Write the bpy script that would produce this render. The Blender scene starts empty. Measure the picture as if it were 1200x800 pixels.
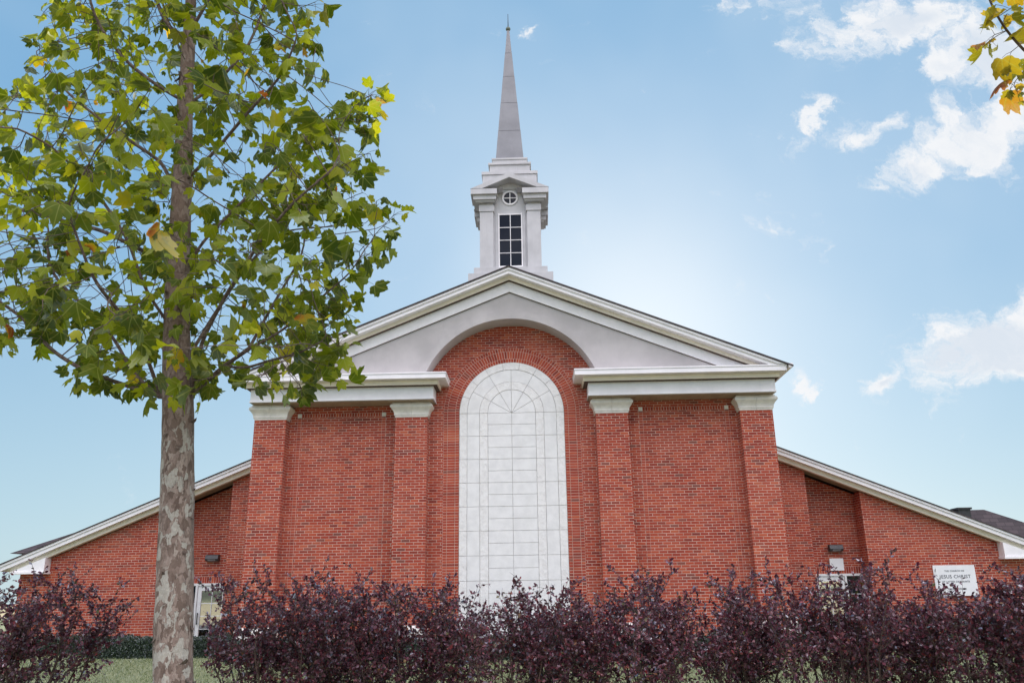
import bpy, math, random
import numpy as np
from mathutils import Vector, Matrix

random.seed(7)
S = bpy.context.scene
COL = S.collection
PI = math.pi
rad = math.radians

# ------------------------------------------------------------------ camera
# world frame: x right along the facade, y into the picture (facade brick plane y=0), z up, eye height z=0
CAM_F = 960.74                       # focal length in pixels of a 1200 px wide frame
CAM_C = np.array([0.604, -20.424, 0.0])
pitch, yaw, roll = rad(17.289), rad(-1.594), rad(-0.839)
fw = np.array([math.sin(yaw)*math.cos(pitch), math.cos(yaw)*math.cos(pitch), math.sin(pitch)])
rt = np.array([math.cos(yaw), -math.sin(yaw), 0.0])
up = np.cross(rt, fw)
rt, up = (math.cos(roll)*rt+math.sin(roll)*up, -math.sin(roll)*rt+math.cos(roll)*up)
cam_d = bpy.data.cameras.new('camera')
cam = bpy.data.objects.new('camera', cam_d)
COL.objects.link(cam)
cam.matrix_world = Matrix(((rt[0], up[0], -fw[0], CAM_C[0]), (rt[1], up[1], -fw[1], CAM_C[1]),
                           (rt[2], up[2], -fw[2], CAM_C[2]), (0, 0, 0, 1)))
cam_d.sensor_fit = 'HORIZONTAL'
cam_d.sensor_width = 36.0
cam_d.lens = 36.0*CAM_F/1200.0
cam_d.clip_start = 0.1
cam_d.clip_end = 12000
S.camera = cam


def un(px, py, Y):
    """world point seen at pixel (px, py) of the 1200x800 picture at depth y=Y"""
    d = fw+(px-600)/CAM_F*rt+(400-py)/CAM_F*up
    return CAM_C+d*((Y-CAM_C[1])/d[1])


# ------------------------------------------------------------------ world, sun, exposure
EXPOSURE = .55
SUN_AZ, SUN_EL = 7.0, 17.0           # behind the roof, just right of the steeple
SKY_STRENGTH = 0.12
w = bpy.data.worlds.new('World')
S.world = w
w.use_nodes = True
nt = w.node_tree
for n in list(nt.nodes):
    nt.nodes.remove(n)


class NG:
    """tiny node helper"""
    def __init__(s, nt): s.nt = nt
    def n(s, t, **kw):
        o = s.nt.nodes.new(t)
        for k, v in kw.items(): setattr(o, k, v)
        return o
    def put(s, sock, v):
        if isinstance(v, bpy.types.NodeSocket): s.nt.links.new(v, sock)
        else: sock.default_value = v
    def m(s, op, a, b=None, c=None, clamp=False):
        o = s.n('ShaderNodeMath', operation=op, use_clamp=clamp)
        s.put(o.inputs[0], a)
        if b is not None: s.put(o.inputs[1], b)
        if c is not None: s.put(o.inputs[2], c)
        return o.outputs[0]
    def xyz(s, a, b, c):
        o = s.n('ShaderNodeCombineXYZ')
        for i, v in enumerate((a, b, c)): s.put(o.inputs[i], v)
        return o.outputs[0]
    def noise(s, vec, scale, detail=4, rough=.5, dist=0):
        o = s.n('ShaderNodeTexNoise')
        s.put(o.inputs['Vector'], vec)
        o.inputs['Scale'].default_value = scale
        o.inputs['Detail'].default_value = detail
        o.inputs['Roughness'].default_value = rough
        o.inputs['Distortion'].default_value = dist
        return o.outputs[0]
    def ss(s, v, lo, hi, a=0., b=1.):
        o = s.n('ShaderNodeMapRange', interpolation_type='SMOOTHSTEP')
        s.put(o.inputs[0], v)
        for i, q in enumerate((lo, hi, a, b)): o.inputs[i+1].default_value = q
        return o.outputs[0]
    def mix(s, f, a, b):
        o = s.n('ShaderNodeMix', data_type='RGBA')
        s.put(o.inputs[0], f)
        for i, v in ((6, a), (7, b)):
            s.put(o.inputs[i], v if isinstance(v, bpy.types.NodeSocket) else (*v, 1) if len(v) == 3 else v)
        return o.outputs[2]
    def ramp(s, f, stops, interp='LINEAR'):
        o = s.n('ShaderNodeValToRGB')
        o.color_ramp.interpolation = interp
        e = o.color_ramp.elements
        while len(e) < len(stops): e.new(.5)
        for i, (p, c) in enumerate(stops):
            e[i].position = p
            e[i].color = (*c, 1) if len(c) == 3 else c
        s.put(o.inputs[0], f)
        return o.outputs[0]


g = NG(nt)
sky = g.n('ShaderNodeTexSky', sky_type='NISHITA')
sky.sun_disc = False
sky.sun_elevation = rad(SUN_EL)
sky.sun_rotation = rad(SUN_AZ)
sky.altitude = 100
sky.air_density = 1.0
sky.dust_density = 0.6
sky.ozone_density = 1.5
tc = g.n('ShaderNodeTexCoord')
sep = g.n('ShaderNodeSeparateXYZ')
nt.links.new(tc.outputs['Generated'], sep.inputs[0])
X, Y, Z = sep.outputs
ysafe = g.m('MAXIMUM', Y, 0.05)
U = g.m('DIVIDE', X, ysafe)
V = g.m('DIVIDE', Z, ysafe)
uv = g.xyz(U, V, 0.0)
warp1 = g.m('SUBTRACT', g.noise(uv, 5.0, 9, .70), .5)
warp2 = g.m('SUBTRACT', g.noise(g.xyz(g.m('ADD', U, 7.3), g.m('ADD', V, 2.1), 0.0), 5.0, 6, .62), .5)
Uw = g.m('MULTIPLY_ADD', warp1, .20, U)
Vw = g.m('MULTIPLY_ADD', warp2, .16, V)
# direction-space cloud bodies: centre (u, v), half sizes, rotation (deg), weight
CLOUDS = [(.53, .77, .12, .055, 8, 1.05), (.66, .70, .11, .07, -20, 1.15), (.58, .69, .05, .03, 0, .9), (.64, .605, .13, .045, 12, 1.1),
          (.51, .545, .075, .028, 25, .95), (.45, .60, .055, .018, 25, .85), (.385, .61, .014, .035, -15, .85),
          (.575, .280, .088, .048, 8, 1.6), (.70, .30, .11, .05, 0, 1.3), (.438, .254, .036, .014, 12, 1.0),
          (.335, .247, .016, .008, 30, .8), (.408, .262, .014, .008, 0, .62), (.016, .779, .016, .009, 15, .75),
          (.40, .80, .05, .03, -20, .62), (.35, .48, .07, .05, 20, .38), (.28, .82, .06, .02, 10, .45)]
body = None
for (cu, cv, a, b, rot, wt) in CLOUDS:
    du = g.m('SUBTRACT', Uw, cu)
    dv = g.m('SUBTRACT', Vw, cv)
    c, s_ = math.cos(rad(rot)), math.sin(rad(rot))
    p = g.m('ADD', g.m('MULTIPLY', du, c/a), g.m('MULTIPLY', dv, s_/a))
    q = g.m('ADD', g.m('MULTIPLY', du, -s_/b), g.m('MULTIPLY', dv, c/b))
    r2 = g.m('ADD', g.m('MULTIPLY', p, p), g.m('MULTIPLY', q, q))
    e = g.m('MULTIPLY', g.m('EXPONENT', g.m('MULTIPLY', r2, -.8)), wt)
    body = e if body is None else g.m('MAXIMUM', body, e)
fine = g.noise(g.xyz(Uw, Vw, 0.4), 19.0, 10, .66)
front = g.ss(g.m('MULTIPLY_ADD', g.m('SUBTRACT', fine, .5), 2.4, body), .30, 1.0)
front = g.m('MULTIPLY', front, g.ss(Y, .05, .2))
# broken bright cloud added unseen behind and above the camera to fill the facade
Zs = g.m('MAXIMUM', Z, .08)
pl = g.xyz(g.m('DIVIDE', X, Zs), g.m('DIVIDE', Y, Zs), 0.0)
rest = g.ss(g.noise(pl, .9, 7, .6), .40, .56)
rest = g.m('MULTIPLY', rest, g.ss(Y, .15, -.25))
rest = g.m('MULTIPLY', rest, g.ss(Z, 0.22, .55))
skyc = g.n('ShaderNodeVectorMath', operation='MULTIPLY')
nt.links.new(sky.outputs[0], skyc.inputs[0])
SKY_TINT = (1.0, 1.0, 1.0)
skyc.inputs[1].default_value = SKY_TINT
# the sky in front: pale aureole round the hidden sun, deeper blue away from it, milky towards the horizon
dt = g.n('ShaderNodeVectorMath', operation='DOT_PRODUCT')
nt.links.new(tc.outputs['Generated'], dt.inputs[0])
dt.inputs[1].default_value = (math.sin(rad(SUN_AZ+1))*math.cos(rad(SUN_EL+2)), math.cos(rad(SUN_AZ+1))*math.cos(rad(SUN_EL+2)), math.sin(rad(SUN_EL+2)))
off = g.m('SUBTRACT', 1.0, dt.outputs['Value'])
SK = 1/(SKY_STRENGTH*2**EXPOSURE)
k3 = lambda c: tuple(q*SK for q in c)
grad = g.mix(g.ss(Z, .02, .52), k3((.45, .64, .755)), k3((.165, .41, .69)))
hz = g.noise(tc.outputs['Generated'], 1.8, 4, .55)
grad = g.mix(g.m('MULTIPLY', g.ss(hz, .42, .75), .45), grad, k3((.60, .74, .86)))
grad = g.mix(g.m('MULTIPLY', g.m('EXPONENT', g.m('DIVIDE', off, -.085)), .50), grad, k3((.56, .74, .90)))
grad = g.mix(g.m('MULTIPLY', g.m('EXPONENT', g.m('DIVIDE', off, -.012)), .5), grad, k3((.80, .875, .94)))
frontsky = g.m('MULTIPLY', g.ss(Y, -.1, .35), .9)
skymix = g.mix(frontsky, skyc.outputs[0], grad)
CLOUD_FRONT = k3((.93, .94, .96))
CLOUD_FILL = (22.5, 21.4, 23.0)  # tinted brightness of the added fill cloud
c1 = g.mix(rest, skymix, CLOUD_FILL)
inner = g.noise(g.xyz(Uw, Vw, 1.7), 9.0, 7, .6)
ccol = g.mix(g.ss(inner, .40, .66), k3((.74, .80, .88)), CLOUD_FRONT)
ccol = g.mix(g.ss(body, .75, 1.05), CLOUD_FRONT, ccol)
c2 = g.mix(g.m('MULTIPLY', front, .95), c1, ccol)
bg = g.n('ShaderNodeBackground')
nt.links.new(c2, bg.inputs['Color'])
bg.inputs['Strength'].default_value = SKY_STRENGTH
ow = g.n('ShaderNodeOutputWorld')
nt.links.new(bg.outputs[0], ow.inputs[0])

sd = bpy.data.lights.new('sun', 'SUN')
sd.energy = 3.5
sd.angle = rad(.5)
sd.color = (1.0, .92, .82)
sun = bpy.data.objects.new('sun', sd)
COL.objects.link(sun)
sdir = Vector((math.sin(rad(SUN_AZ))*math.cos(rad(SUN_EL)), math.cos(rad(SUN_AZ))*math.cos(rad(SUN_EL)), math.sin(rad(SUN_EL))))
sun.rotation_euler = sdir.to_track_quat('Z', 'Y').to_euler()
sun.location = (10, -5, 20)

S.view_settings.view_transform = 'Standard'
S.view_settings.look = 'None'
S.view_settings.gamma = 1
S.view_settings.exposure = EXPOSURE
S.cycles.max_bounces = 8
S.cycles.transparent_max_bounces = 8


# ------------------------------------------------------------------ materials
def new_mat(name):
    m = bpy.data.materials.new(name)
    m.use_nodes = True
    t = m.node_tree
    for n in list(t.nodes): t.nodes.remove(n)
    gg = NG(t)
    out = gg.n('ShaderNodeOutputMaterial')
    bs = gg.n('ShaderNodeBsdfPrincipled')
    t.links.new(bs.outputs[0], out.inputs[0])
    return m, gg, bs, out


def bump(gg, bs, h, strength=.5, dist=.01):
    b = gg.n('ShaderNodeBump')
    b.inputs['Strength'].default_value = strength
    b.inputs['Distance'].default_value = dist
    gg.put(b.inputs['Height'], h)
    gg.put(bs.inputs['Normal'], b.outputs[0])


def plain(name, col, rough=.6, var=.06, scale=3.0, bumpy=0, metal=0, streak=0):
    m, gg, bs, _ = new_mat(name)
    tcn = gg.n('ShaderNodeTexCoord')
    n1 = gg.noise(tcn.outputs['Object'], scale, 6, .6)
    lo = tuple(c*(1-var*2) for c in col)
    hi = tuple(min(1, c*(1+var)) for c in col)
    cc = gg.mix(gg.ss(n1, .3, .7), lo, hi)
    if streak:
        mp = gg.n('ShaderNodeMapping')
        mp.inputs['Scale'].default_value = (9, 9, .5)
        gg.put(mp.inputs['Vector'], tcn.outputs['Object'])
        n2 = gg.noise(mp.outputs[0], 2.0, 5, .6)
        cc = gg.mix(gg.m('MULTIPLY', gg.ss(n2, .55, .8), streak), cc, tuple(c*.55 for c in col))
    gg.put(bs.inputs['Base Color'], cc)
    bs.inputs['Roughness'].default_value = rough
    bs.inputs['Metallic'].default_value = metal
    if bumpy:
        bump(gg, bs, gg.noise(tcn.outputs['Object'], 60, 5, .6), bumpy, .004)
    return m


def brick_mat(name, bw, off, bh=.0677, swap=False):
    m, gg, bs, _ = new_mat(name)
    tcn = gg.n('ShaderNodeTexCoord')
    sp = gg.n('ShaderNodeSeparateXYZ')
    gg.put(sp.inputs[0], tcn.outputs['UV'])
    a, b = (sp.outputs[1], sp.outputs[0]) if swap else (sp.outputs[0], sp.outputs[1])
    # slight unevenness of the laying
    wn = gg.m('MULTIPLY', gg.m('SUBTRACT', gg.noise(tcn.outputs['UV'], 7.0, 2), .5), .006)
    vec = gg.xyz(gg.m('ADD', a, wn), gg.m('ADD', b, wn), 0.0)
    bt = gg.n('ShaderNodeTexBrick')
    bt.offset = off
    bt.offset_frequency = 2
    gg.put(bt.inputs['Vector'], vec)
    bt.inputs['Color1'].default_value = (0, 0, 0, 1)
    bt.inputs['Color2'].default_value = (1, 1, 1, 1)
    bt.inputs['Mortar'].default_value = (0, 0, 0, 1)
    bt.inputs['Scale'].default_value = 1
    bt.inputs['Mortar Size'].default_value = .0056
    bt.inputs['Mortar Smooth'].default_value = .2
    bt.inputs['Bias'].default_value = 0
    bt.inputs['Brick Width'].default_value = bw
    bt.inputs['Row Height'].default_value = bh
    rnd = gg.n('ShaderNodeSeparateColor')
    gg.put(rnd.inputs[0], bt.outputs['Color'])
    base = gg.ramp(rnd.outputs[0], [(0, (.19, .019, .011)), (.10, (.28, .027, .013)), (.35, (.34, .036, .015)),
                                    (.6, (.385, .047, .019)), (.85, (.45, .070, .027)), (.92, (.48, .098, .038)),
                                    (.955, (.26, .055, .038)), (1, (.17, .05, .038))])
    grain = gg.noise(tcn.outputs['UV'], 55, 5, .65)
    base = gg.mix(gg.m('MULTIPLY', gg.ss(grain, .42, .75), .45), base, (.17, .03, .022))
    big = gg.noise(tcn.outputs['UV'], .9, 4, .6)
    base = gg.mix(gg.m('MULTIPLY', gg.ss(big, .35, .75), .30), base, (.56, .15, .085))
    eff = gg.noise(tcn.outputs['UV'], 2.3, 6, .7)
    base = gg.mix(gg.m('MULTIPLY', gg.ss(eff, .60, .80), .22), base, (.55, .34, .27))
    mort = gg.mix(gg.ss(gg.noise(tcn.outputs['UV'], 3, 5, .6), .3, .7), (.46, .30, .24), (.70, .51, .43))
    gg.put(bs.inputs['Base Color'], gg.mix(bt.outputs['Fac'], base, mort))
    bs.inputs['Roughness'].default_value = .85
    h = gg.m('MULTIPLY_ADD', grain, .25, gg.m('MULTIPLY', bt.outputs['Fac'], -1.0))
    bump(gg, bs, h, .7, .006)
    return m


M = {}
M['brick'] = brick_mat('brick_running_bond', .203, .5)
M['brick_head'] = brick_mat('brick_header_stack', .1, 0)
M['brick_stretch'] = brick_mat('brick_stretcher_stack', .2, 0)
M['brick_soldier'] = brick_mat('brick_soldier', .1, 0, .0677, True)
M['white'] = plain('painted_trim', (.86, .83, .85), .55, .03, 2.5, .05, streak=.10)
M['cream'] = plain('bounce_tinted_trim', (.84, .76, .65), .55, .04, 2.5, .05, streak=.12)  # warm bounced light put into the cream bed mould colour
M['cap'] = plain('cast_stone_capital', (.78, .73, .68), .8, .06, 5, .25, streak=.14)
M['stucco'] = plain('stucco', (.50, .47, .47), .9, .07, 1.2, .5, streak=.10)
M['stone'] = plain('smooth_cast_stone', (.79, .775, .77), .75, .04, 4, .12)
M['mortar'] = plain('panel_joint', (.52, .50, .46), .9, .1, 9, .2)
M['tan'] = plain('bounce_tinted_soffit', (.42, .33, .25), .7, .08, 3, .1)  # soffit colour browned to carry bounced light
M['steeple'] = plain('steeple_panel', (.52, .51, .525), .5, .06, 2, .04, streak=.28)
M['spire'] = plain('spire_metal', (.24, .24, .265), .45, .08, 1.5, .03, streak=.25)
M['copper'] = plain('weathered_ball', (.16, .19, .15), .5, .2, 9)
M['iron'] = plain('dark_metal', (.03, .03, .032), .45, .2, 9)
M['white_metal'] = plain('white_door_metal', (.80, .80, .81), .4, .02, 3)
M['plastic'] = plain('lamp_housing', (.035, .036, .04), .4, .2, 9)
M['sign'] = plain('sign_face', (.82, .82, .83), .5, .02, 3)
M['ink'] = plain('sign_lettering', (.10, .10, .12), .6, .05, 3)
M['concrete'] = plain('concrete', (.34, .32, .30), .9, .12, .8, .4)
M['asphalt'] = plain('asphalt', (.06, .06, .06), .9, .15, 2, .5)
M['paint'] = plain('road_paint', (.75, .72, .62), .7, .08, 4, .1)
M['mulch'] = plain('mulch', (.09, .05, .03), .95, .35, 25, .9)
M['hill'] = plain('far_hill', (.10, .12, .06), .95, .3, .02)

m, gg, bs, _ = new_mat('rough_faced_stone')
tcn = gg.n('ShaderNodeTexCoord')
rk = gg.noise(tcn.outputs['Object'], 9, 7, .68)
gg.put(bs.inputs['Base Color'], gg.mix(gg.ss(rk, .3, .7), (.74, .715, .70), (.85, .83, .82)))
bs.inputs['Roughness'].default_value = .9
bump(gg, bs, rk, .8, .025)
M['rough'] = m

m, gg, bs, _ = new_mat('window_glass')
bs.inputs['Base Color'].default_value = (.008, .011, .02, 1)
bs.inputs['Roughness'].default_value = .06
bs.inputs['Specular IOR Level'].default_value = .18
M['glass'] = m
m, gg, bs, _ = new_mat('door_glass')
bs.inputs['Base Color'].default_value = (.55, .56, .58, 1)
bs.inputs['Metallic'].default_value = 1
bs.inputs['Roughness'].default_value = .03
M['door_glass'] = m
m, gg, bs, _ = new_mat('lamp_lens')
bs.inputs['Base Color'].default_value = (.25, .27, .3, 1)
bs.inputs['Roughness'].default_value = .15
M['lens'] = m

# shingles
m, gg, bs, _ = new_mat('roof_shingle')
tcn = gg.n('ShaderNodeTexCoord')
bt = gg.n('ShaderNodeTexBrick')
gg.put(bt.inputs['Vector'], tcn.outputs['UV'])
bt.inputs['Scale'].default_value = 1
bt.inputs['Brick Width'].default_value = .3
bt.inputs['Row Height'].default_value = .14
bt.inputs['Mortar Size'].default_value = .006
bt.inputs['Color1'].default_value = (.045, .035, .04, 1)
bt.inputs['Color2'].default_value = (.085, .065, .07, 1)
bt.inputs['Mortar'].default_value = (.02, .018, .02, 1)
gg.put(bs.inputs['Base Color'], bt.outputs['Color'])
bs.inputs['Roughness'].default_value = .9
bump(gg, bs, gg.noise(tcn.outputs['UV'], 60, 4), .5, .006)
M['shingle'] = m

# lawn
m, gg, bs, _ = new_mat('lawn')
tcn = gg.n('ShaderNodeTexCoord')
n1 = gg.noise(tcn.outputs['Object'], .7, 6, .65)
n2 = gg.noise(tcn.outputs['Object'], 14, 6, .75)
cc = gg.ramp(n1, [(.3, (.12, .15, .06)), (.5, (.17, .20, .09)), (.7, (.22, .24, .12))])
gg.put(bs.inputs['Base Color'], gg.mix(gg.ss(n2, .35, .7), cc, (.27, .28, .15)))
bs.inputs['Roughness'].default_value = .95
bump(gg, bs, n2, .8, .03)
M['lawn'] = m
m, gg, bs, _ = new_mat('dry_field')
tcn = gg.n('ShaderNodeTexCoord')
n1 = gg.noise(tcn.outputs['Object'], .03, 6, .65)
cc = gg.ramp(n1, [(.3, (.30, .26, .12)), (.5, (.46, .38, .20)), (.7, (.38, .33, .16))])
gg.put(bs.inputs['Base Color'], cc)
bs.inputs['Roughness'].default_value = .95
M['field'] = m


def leaf_mat(name, stops, trans=.45, tcol=(1, 1, 1), rough=.5, spec=.35, vein=False):
    m = bpy.data.materials.new(name)
    m.use_nodes = True
    t = m.node_tree
    for n in list(t.nodes): t.nodes.remove(n)
    gg = NG(t)
    out = gg.n('ShaderNodeOutputMaterial')
    geo = gg.n('ShaderNodeNewGeometry')
    tcn = gg.n('ShaderNodeTexCoord')
    fac = geo.outputs['Random Per Island']
    if vein:
        cl = gg.noise(tcn.outputs['Object'], 1.5, 2, .5)
        fac = gg.m('ADD', gg.m('MULTIPLY', fac, .955), gg.ss(cl, .55, .85, 0, .2), clamp=True)
    col = gg.ramp(fac, stops)
    if vein:
        # leaf uv: u across, v along the midrib, base at 0,0
        nz = gg.noise(tcn.outputs['Object'], 22, 4, .6)
        col = gg.mix(gg.m('MULTIPLY', gg.ss(nz, .5, .75), .55), col, (.30, .26, .03))
        nz2 = gg.noise(tcn.outputs['Object'], 35, 3, .6)
        col = gg.mix(gg.m('MULTIPLY', gg.ss(nz2, .66, .74), .7), col, (.16, .07, .02))
        sp = gg.n('ShaderNodeSeparateXYZ')
        gg.put(sp.inputs[0], tcn.outputs['UV'])
        ang = gg.m('ARCTAN2', sp.outputs[0], sp.outputs[1])
        rr = gg.m('SQRT', gg.m('ADD', gg.m('MULTIPLY', sp.outputs[0], sp.outputs[0]), gg.m('MULTIPLY', sp.outputs[1], sp.outputs[1])))
        # veins run from the base along five lobes
        k = gg.m('ABSOLUTE', gg.m('SUBTRACT', gg.m('FRACT', gg.m('ADD', gg.m('DIVIDE', ang, rad(46)), .5)), .5))
        dist = gg.m('MULTIPLY', gg.m('MULTIPLY', k, rad(46)), rr)
        vn = gg.ss(dist, .012, .03, 1, 0)
        col = gg.mix(gg.m('MULTIPLY', vn, .5), col, (.34, .36, .10))
    di = gg.n('ShaderNodeBsdfDiffuse')
    tr = gg.n('ShaderNodeBsdfTranslucent')
    gl = gg.n('ShaderNodeBsdfGlossy')
    gg.put(di.inputs['Color'], col)
    tm = gg.n('ShaderNodeVectorMath', operation='MULTIPLY')
    gg.put(tm.inputs[0], col)
    tm.inputs[1].default_value = tcol
    gg.put(tr.inputs['Color'], tm.outputs[0])
    gl.inputs['Roughness'].default_value = rough
    gl.inputs['Color'].default_value = (.9, .95, 1, 1)
    m1 = gg.n('ShaderNodeMixShader')
    m1.inputs[0].default_value = trans
    t.links.new(di.outputs[0], m1.inputs[1])
    t.links.new(tr.outputs[0], m1.inputs[2])
    lw = gg.n('ShaderNodeLayerWeight')
    lw.inputs[0].default_value = .35
    m2 = gg.n('ShaderNodeMixShader')
    gg.put(m2.inputs[0], gg.m('MULTIPLY', gg.m('MULTIPLY_ADD', lw.outputs['Fresnel'], .8, .12), spec))
    t.links.new(m1.outputs[0], m2.inputs[1])
    t.links.new(gl.outputs[0], m2.inputs[2])
    t.links.new(m2.outputs[0], out.inputs[0])
    return m


M['leaf'] = leaf_mat('sycamore_leaf', [(0, (.04, .07, .008)), (.3, (.095, .135, .010)), (.6, (.19, .24, .012)), (.88, (.30, .34, .016)),
                                       (.94, (.40, .38, .03)), (.968, (.55, .38, .02)), (.985, (.52, .17, .015)), (1, (.25, .06, .02))],
                     .5, (1.8, 1.7, .5), .62, .08, True)
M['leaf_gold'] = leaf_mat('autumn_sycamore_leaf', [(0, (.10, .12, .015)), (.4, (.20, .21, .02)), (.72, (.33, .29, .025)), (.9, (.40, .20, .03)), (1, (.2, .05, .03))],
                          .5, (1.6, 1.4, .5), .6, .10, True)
M['purple'] = leaf_mat('purple_shrub_leaf', [(0, (.040, .008, .016)), (.35, (.095, .016, .034)), (.7, (.16, .032, .056)), (.9, (.24, .058, .066)),
                                             (.955, (.34, .04, .045)), (.975, (.30, .12, .045)), (1, (.09, .12, .02))], .28, (1.6, .8, 1.0), .42, .42)
M['hedge'] = leaf_mat('hedge_leaf', [(0, (.008, .018, .005)), (.6, (.018, .038, .010)), (1, (.04, .07, .016))], .2, (1, 1.1, .6), .4, .5)
M['grass'] = leaf_mat('grass_blade', [(0, (.13, .17, .06)), (.6, (.20, .24, .10)), (1, (.31, .32, .17))], .4, (1.1, 1.2, .8), .6, .2)

# bark
m, gg, bs, _ = new_mat('sycamore_bark')
tcn = gg.n('ShaderNodeTexCoord')
mp = gg.n('ShaderNodeMapping')
mp.inputs['Scale'].default_value = (1, 1, .55)
gg.put(mp.inputs['Vector'], tcn.outputs['Object'])
wv = gg.n('ShaderNodeTexNoise')
gg.put(wv.inputs['Vector'], mp.outputs[0])
wv.inputs['Scale'].default_value = 14
wv.inputs['Detail'].default_value = 8
ad = gg.n('ShaderNodeVectorMath', operation='MULTIPLY_ADD')
gg.put(ad.inputs[0], wv.outputs['Color'])
ad.inputs[1].default_value = (.16, .16, .16)
gg.put(ad.inputs[2], mp.outputs[0])
vo = gg.n('ShaderNodeTexVoronoi')
gg.put(vo.inputs['Vector'], ad.outputs[0])
vo.inputs['Scale'].default_value = 34
sc = gg.n('ShaderNodeSeparateColor')
gg.put(sc.inputs[0], vo.outputs['Color'])
bk = gg.ramp(sc.outputs[0], [(0, (.15, .10, .075)), (.3, (.22, .155, .12)), (.55, (.28, .20, .16)), (.8, (.35, .265, .215)), (1, (.42, .34, .28))])
fn = gg.noise(mp.outputs[0], 90, 5, .7)
bk = gg.mix(gg.m('MULTIPLY', gg.ss(fn, .45, .75), .5), bk, (.09, .06, .045))
vo2 = gg.n('ShaderNodeTexVoronoi')
gg.put(vo2.inputs['Vector'], ad.outputs[0])
vo2.inputs['Scale'].default_value = 24
sc2 = gg.n('ShaderNodeSeparateColor')
gg.put(sc2.inputs[0], vo2.outputs['Color'])
big = gg.noise(tcn.outputs['Object'], 3.6, 4, .6)
patch = gg.m('GREATER_THAN', gg.m('MULTIPLY_ADD', big, .9, gg.m('MULTIPLY', sc2.outputs[1], .75)), 1.03)
spz = gg.n('ShaderNodeSeparateXYZ')
gg.put(spz.inputs[0], tcn.outputs['Object'])
patch = gg.m('MULTIPLY', patch, gg.ss(spz.outputs[2], 2.6, 3.3, 1, .15))
bk = gg.mix(gg.ss(spz.outputs[2], 2.5, 3.4, 0, .45), bk, (.14, .09, .065))
bk = gg.mix(gg.m('MULTIPLY', patch, .8), bk, gg.mix(gg.ss(fn, .4, .7), (.46, .42, .35), (.60, .57, .49)))
mp2 = gg.n('ShaderNodeMapping')
mp2.inputs['Scale'].default_value = (1, 1, .22)
gg.put(mp2.inputs['Vector'], tcn.outputs['Object'])
cr_ = gg.noise(mp2.outputs[0], 42, 7, .7)
bk = gg.mix(gg.m('MULTIPLY', gg.ss(cr_, .54, .68), .65), bk, (.075, .05, .038))
gg.put(bs.inputs['Base Color'], bk)
bs.inputs['Roughness'].default_value = .9
hh = gg.m('ADD', gg.m('MULTIPLY', sc.outputs[0], .6), gg.m('SUBTRACT', gg.m('MULTIPLY', fn, .5), gg.m('MULTIPLY', patch, 1.0)))
bump(gg, bs, hh, 1.0, .012)
M['bark'] = m
m, gg, bs, _ = new_mat('branch_bark')
tcn = gg.n('ShaderNodeTexCoord')
fn = gg.noise(tcn.outputs['Object'], 30, 6, .7)
gg.put(bs.inputs['Base Color'], gg.ramp(fn, [(.3, (.06, .04, .03)), (.5, (.13, .09, .07)), (.72, (.27, .22, .18))]))
bs.inputs['Roughness'].default_value = .9
bump(gg, bs, fn, .6, .008)
M['branch'] = m
M['stem'] = plain('shrub_stem', (.11, .07, .052), .85, .3, 20, .4)


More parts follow.
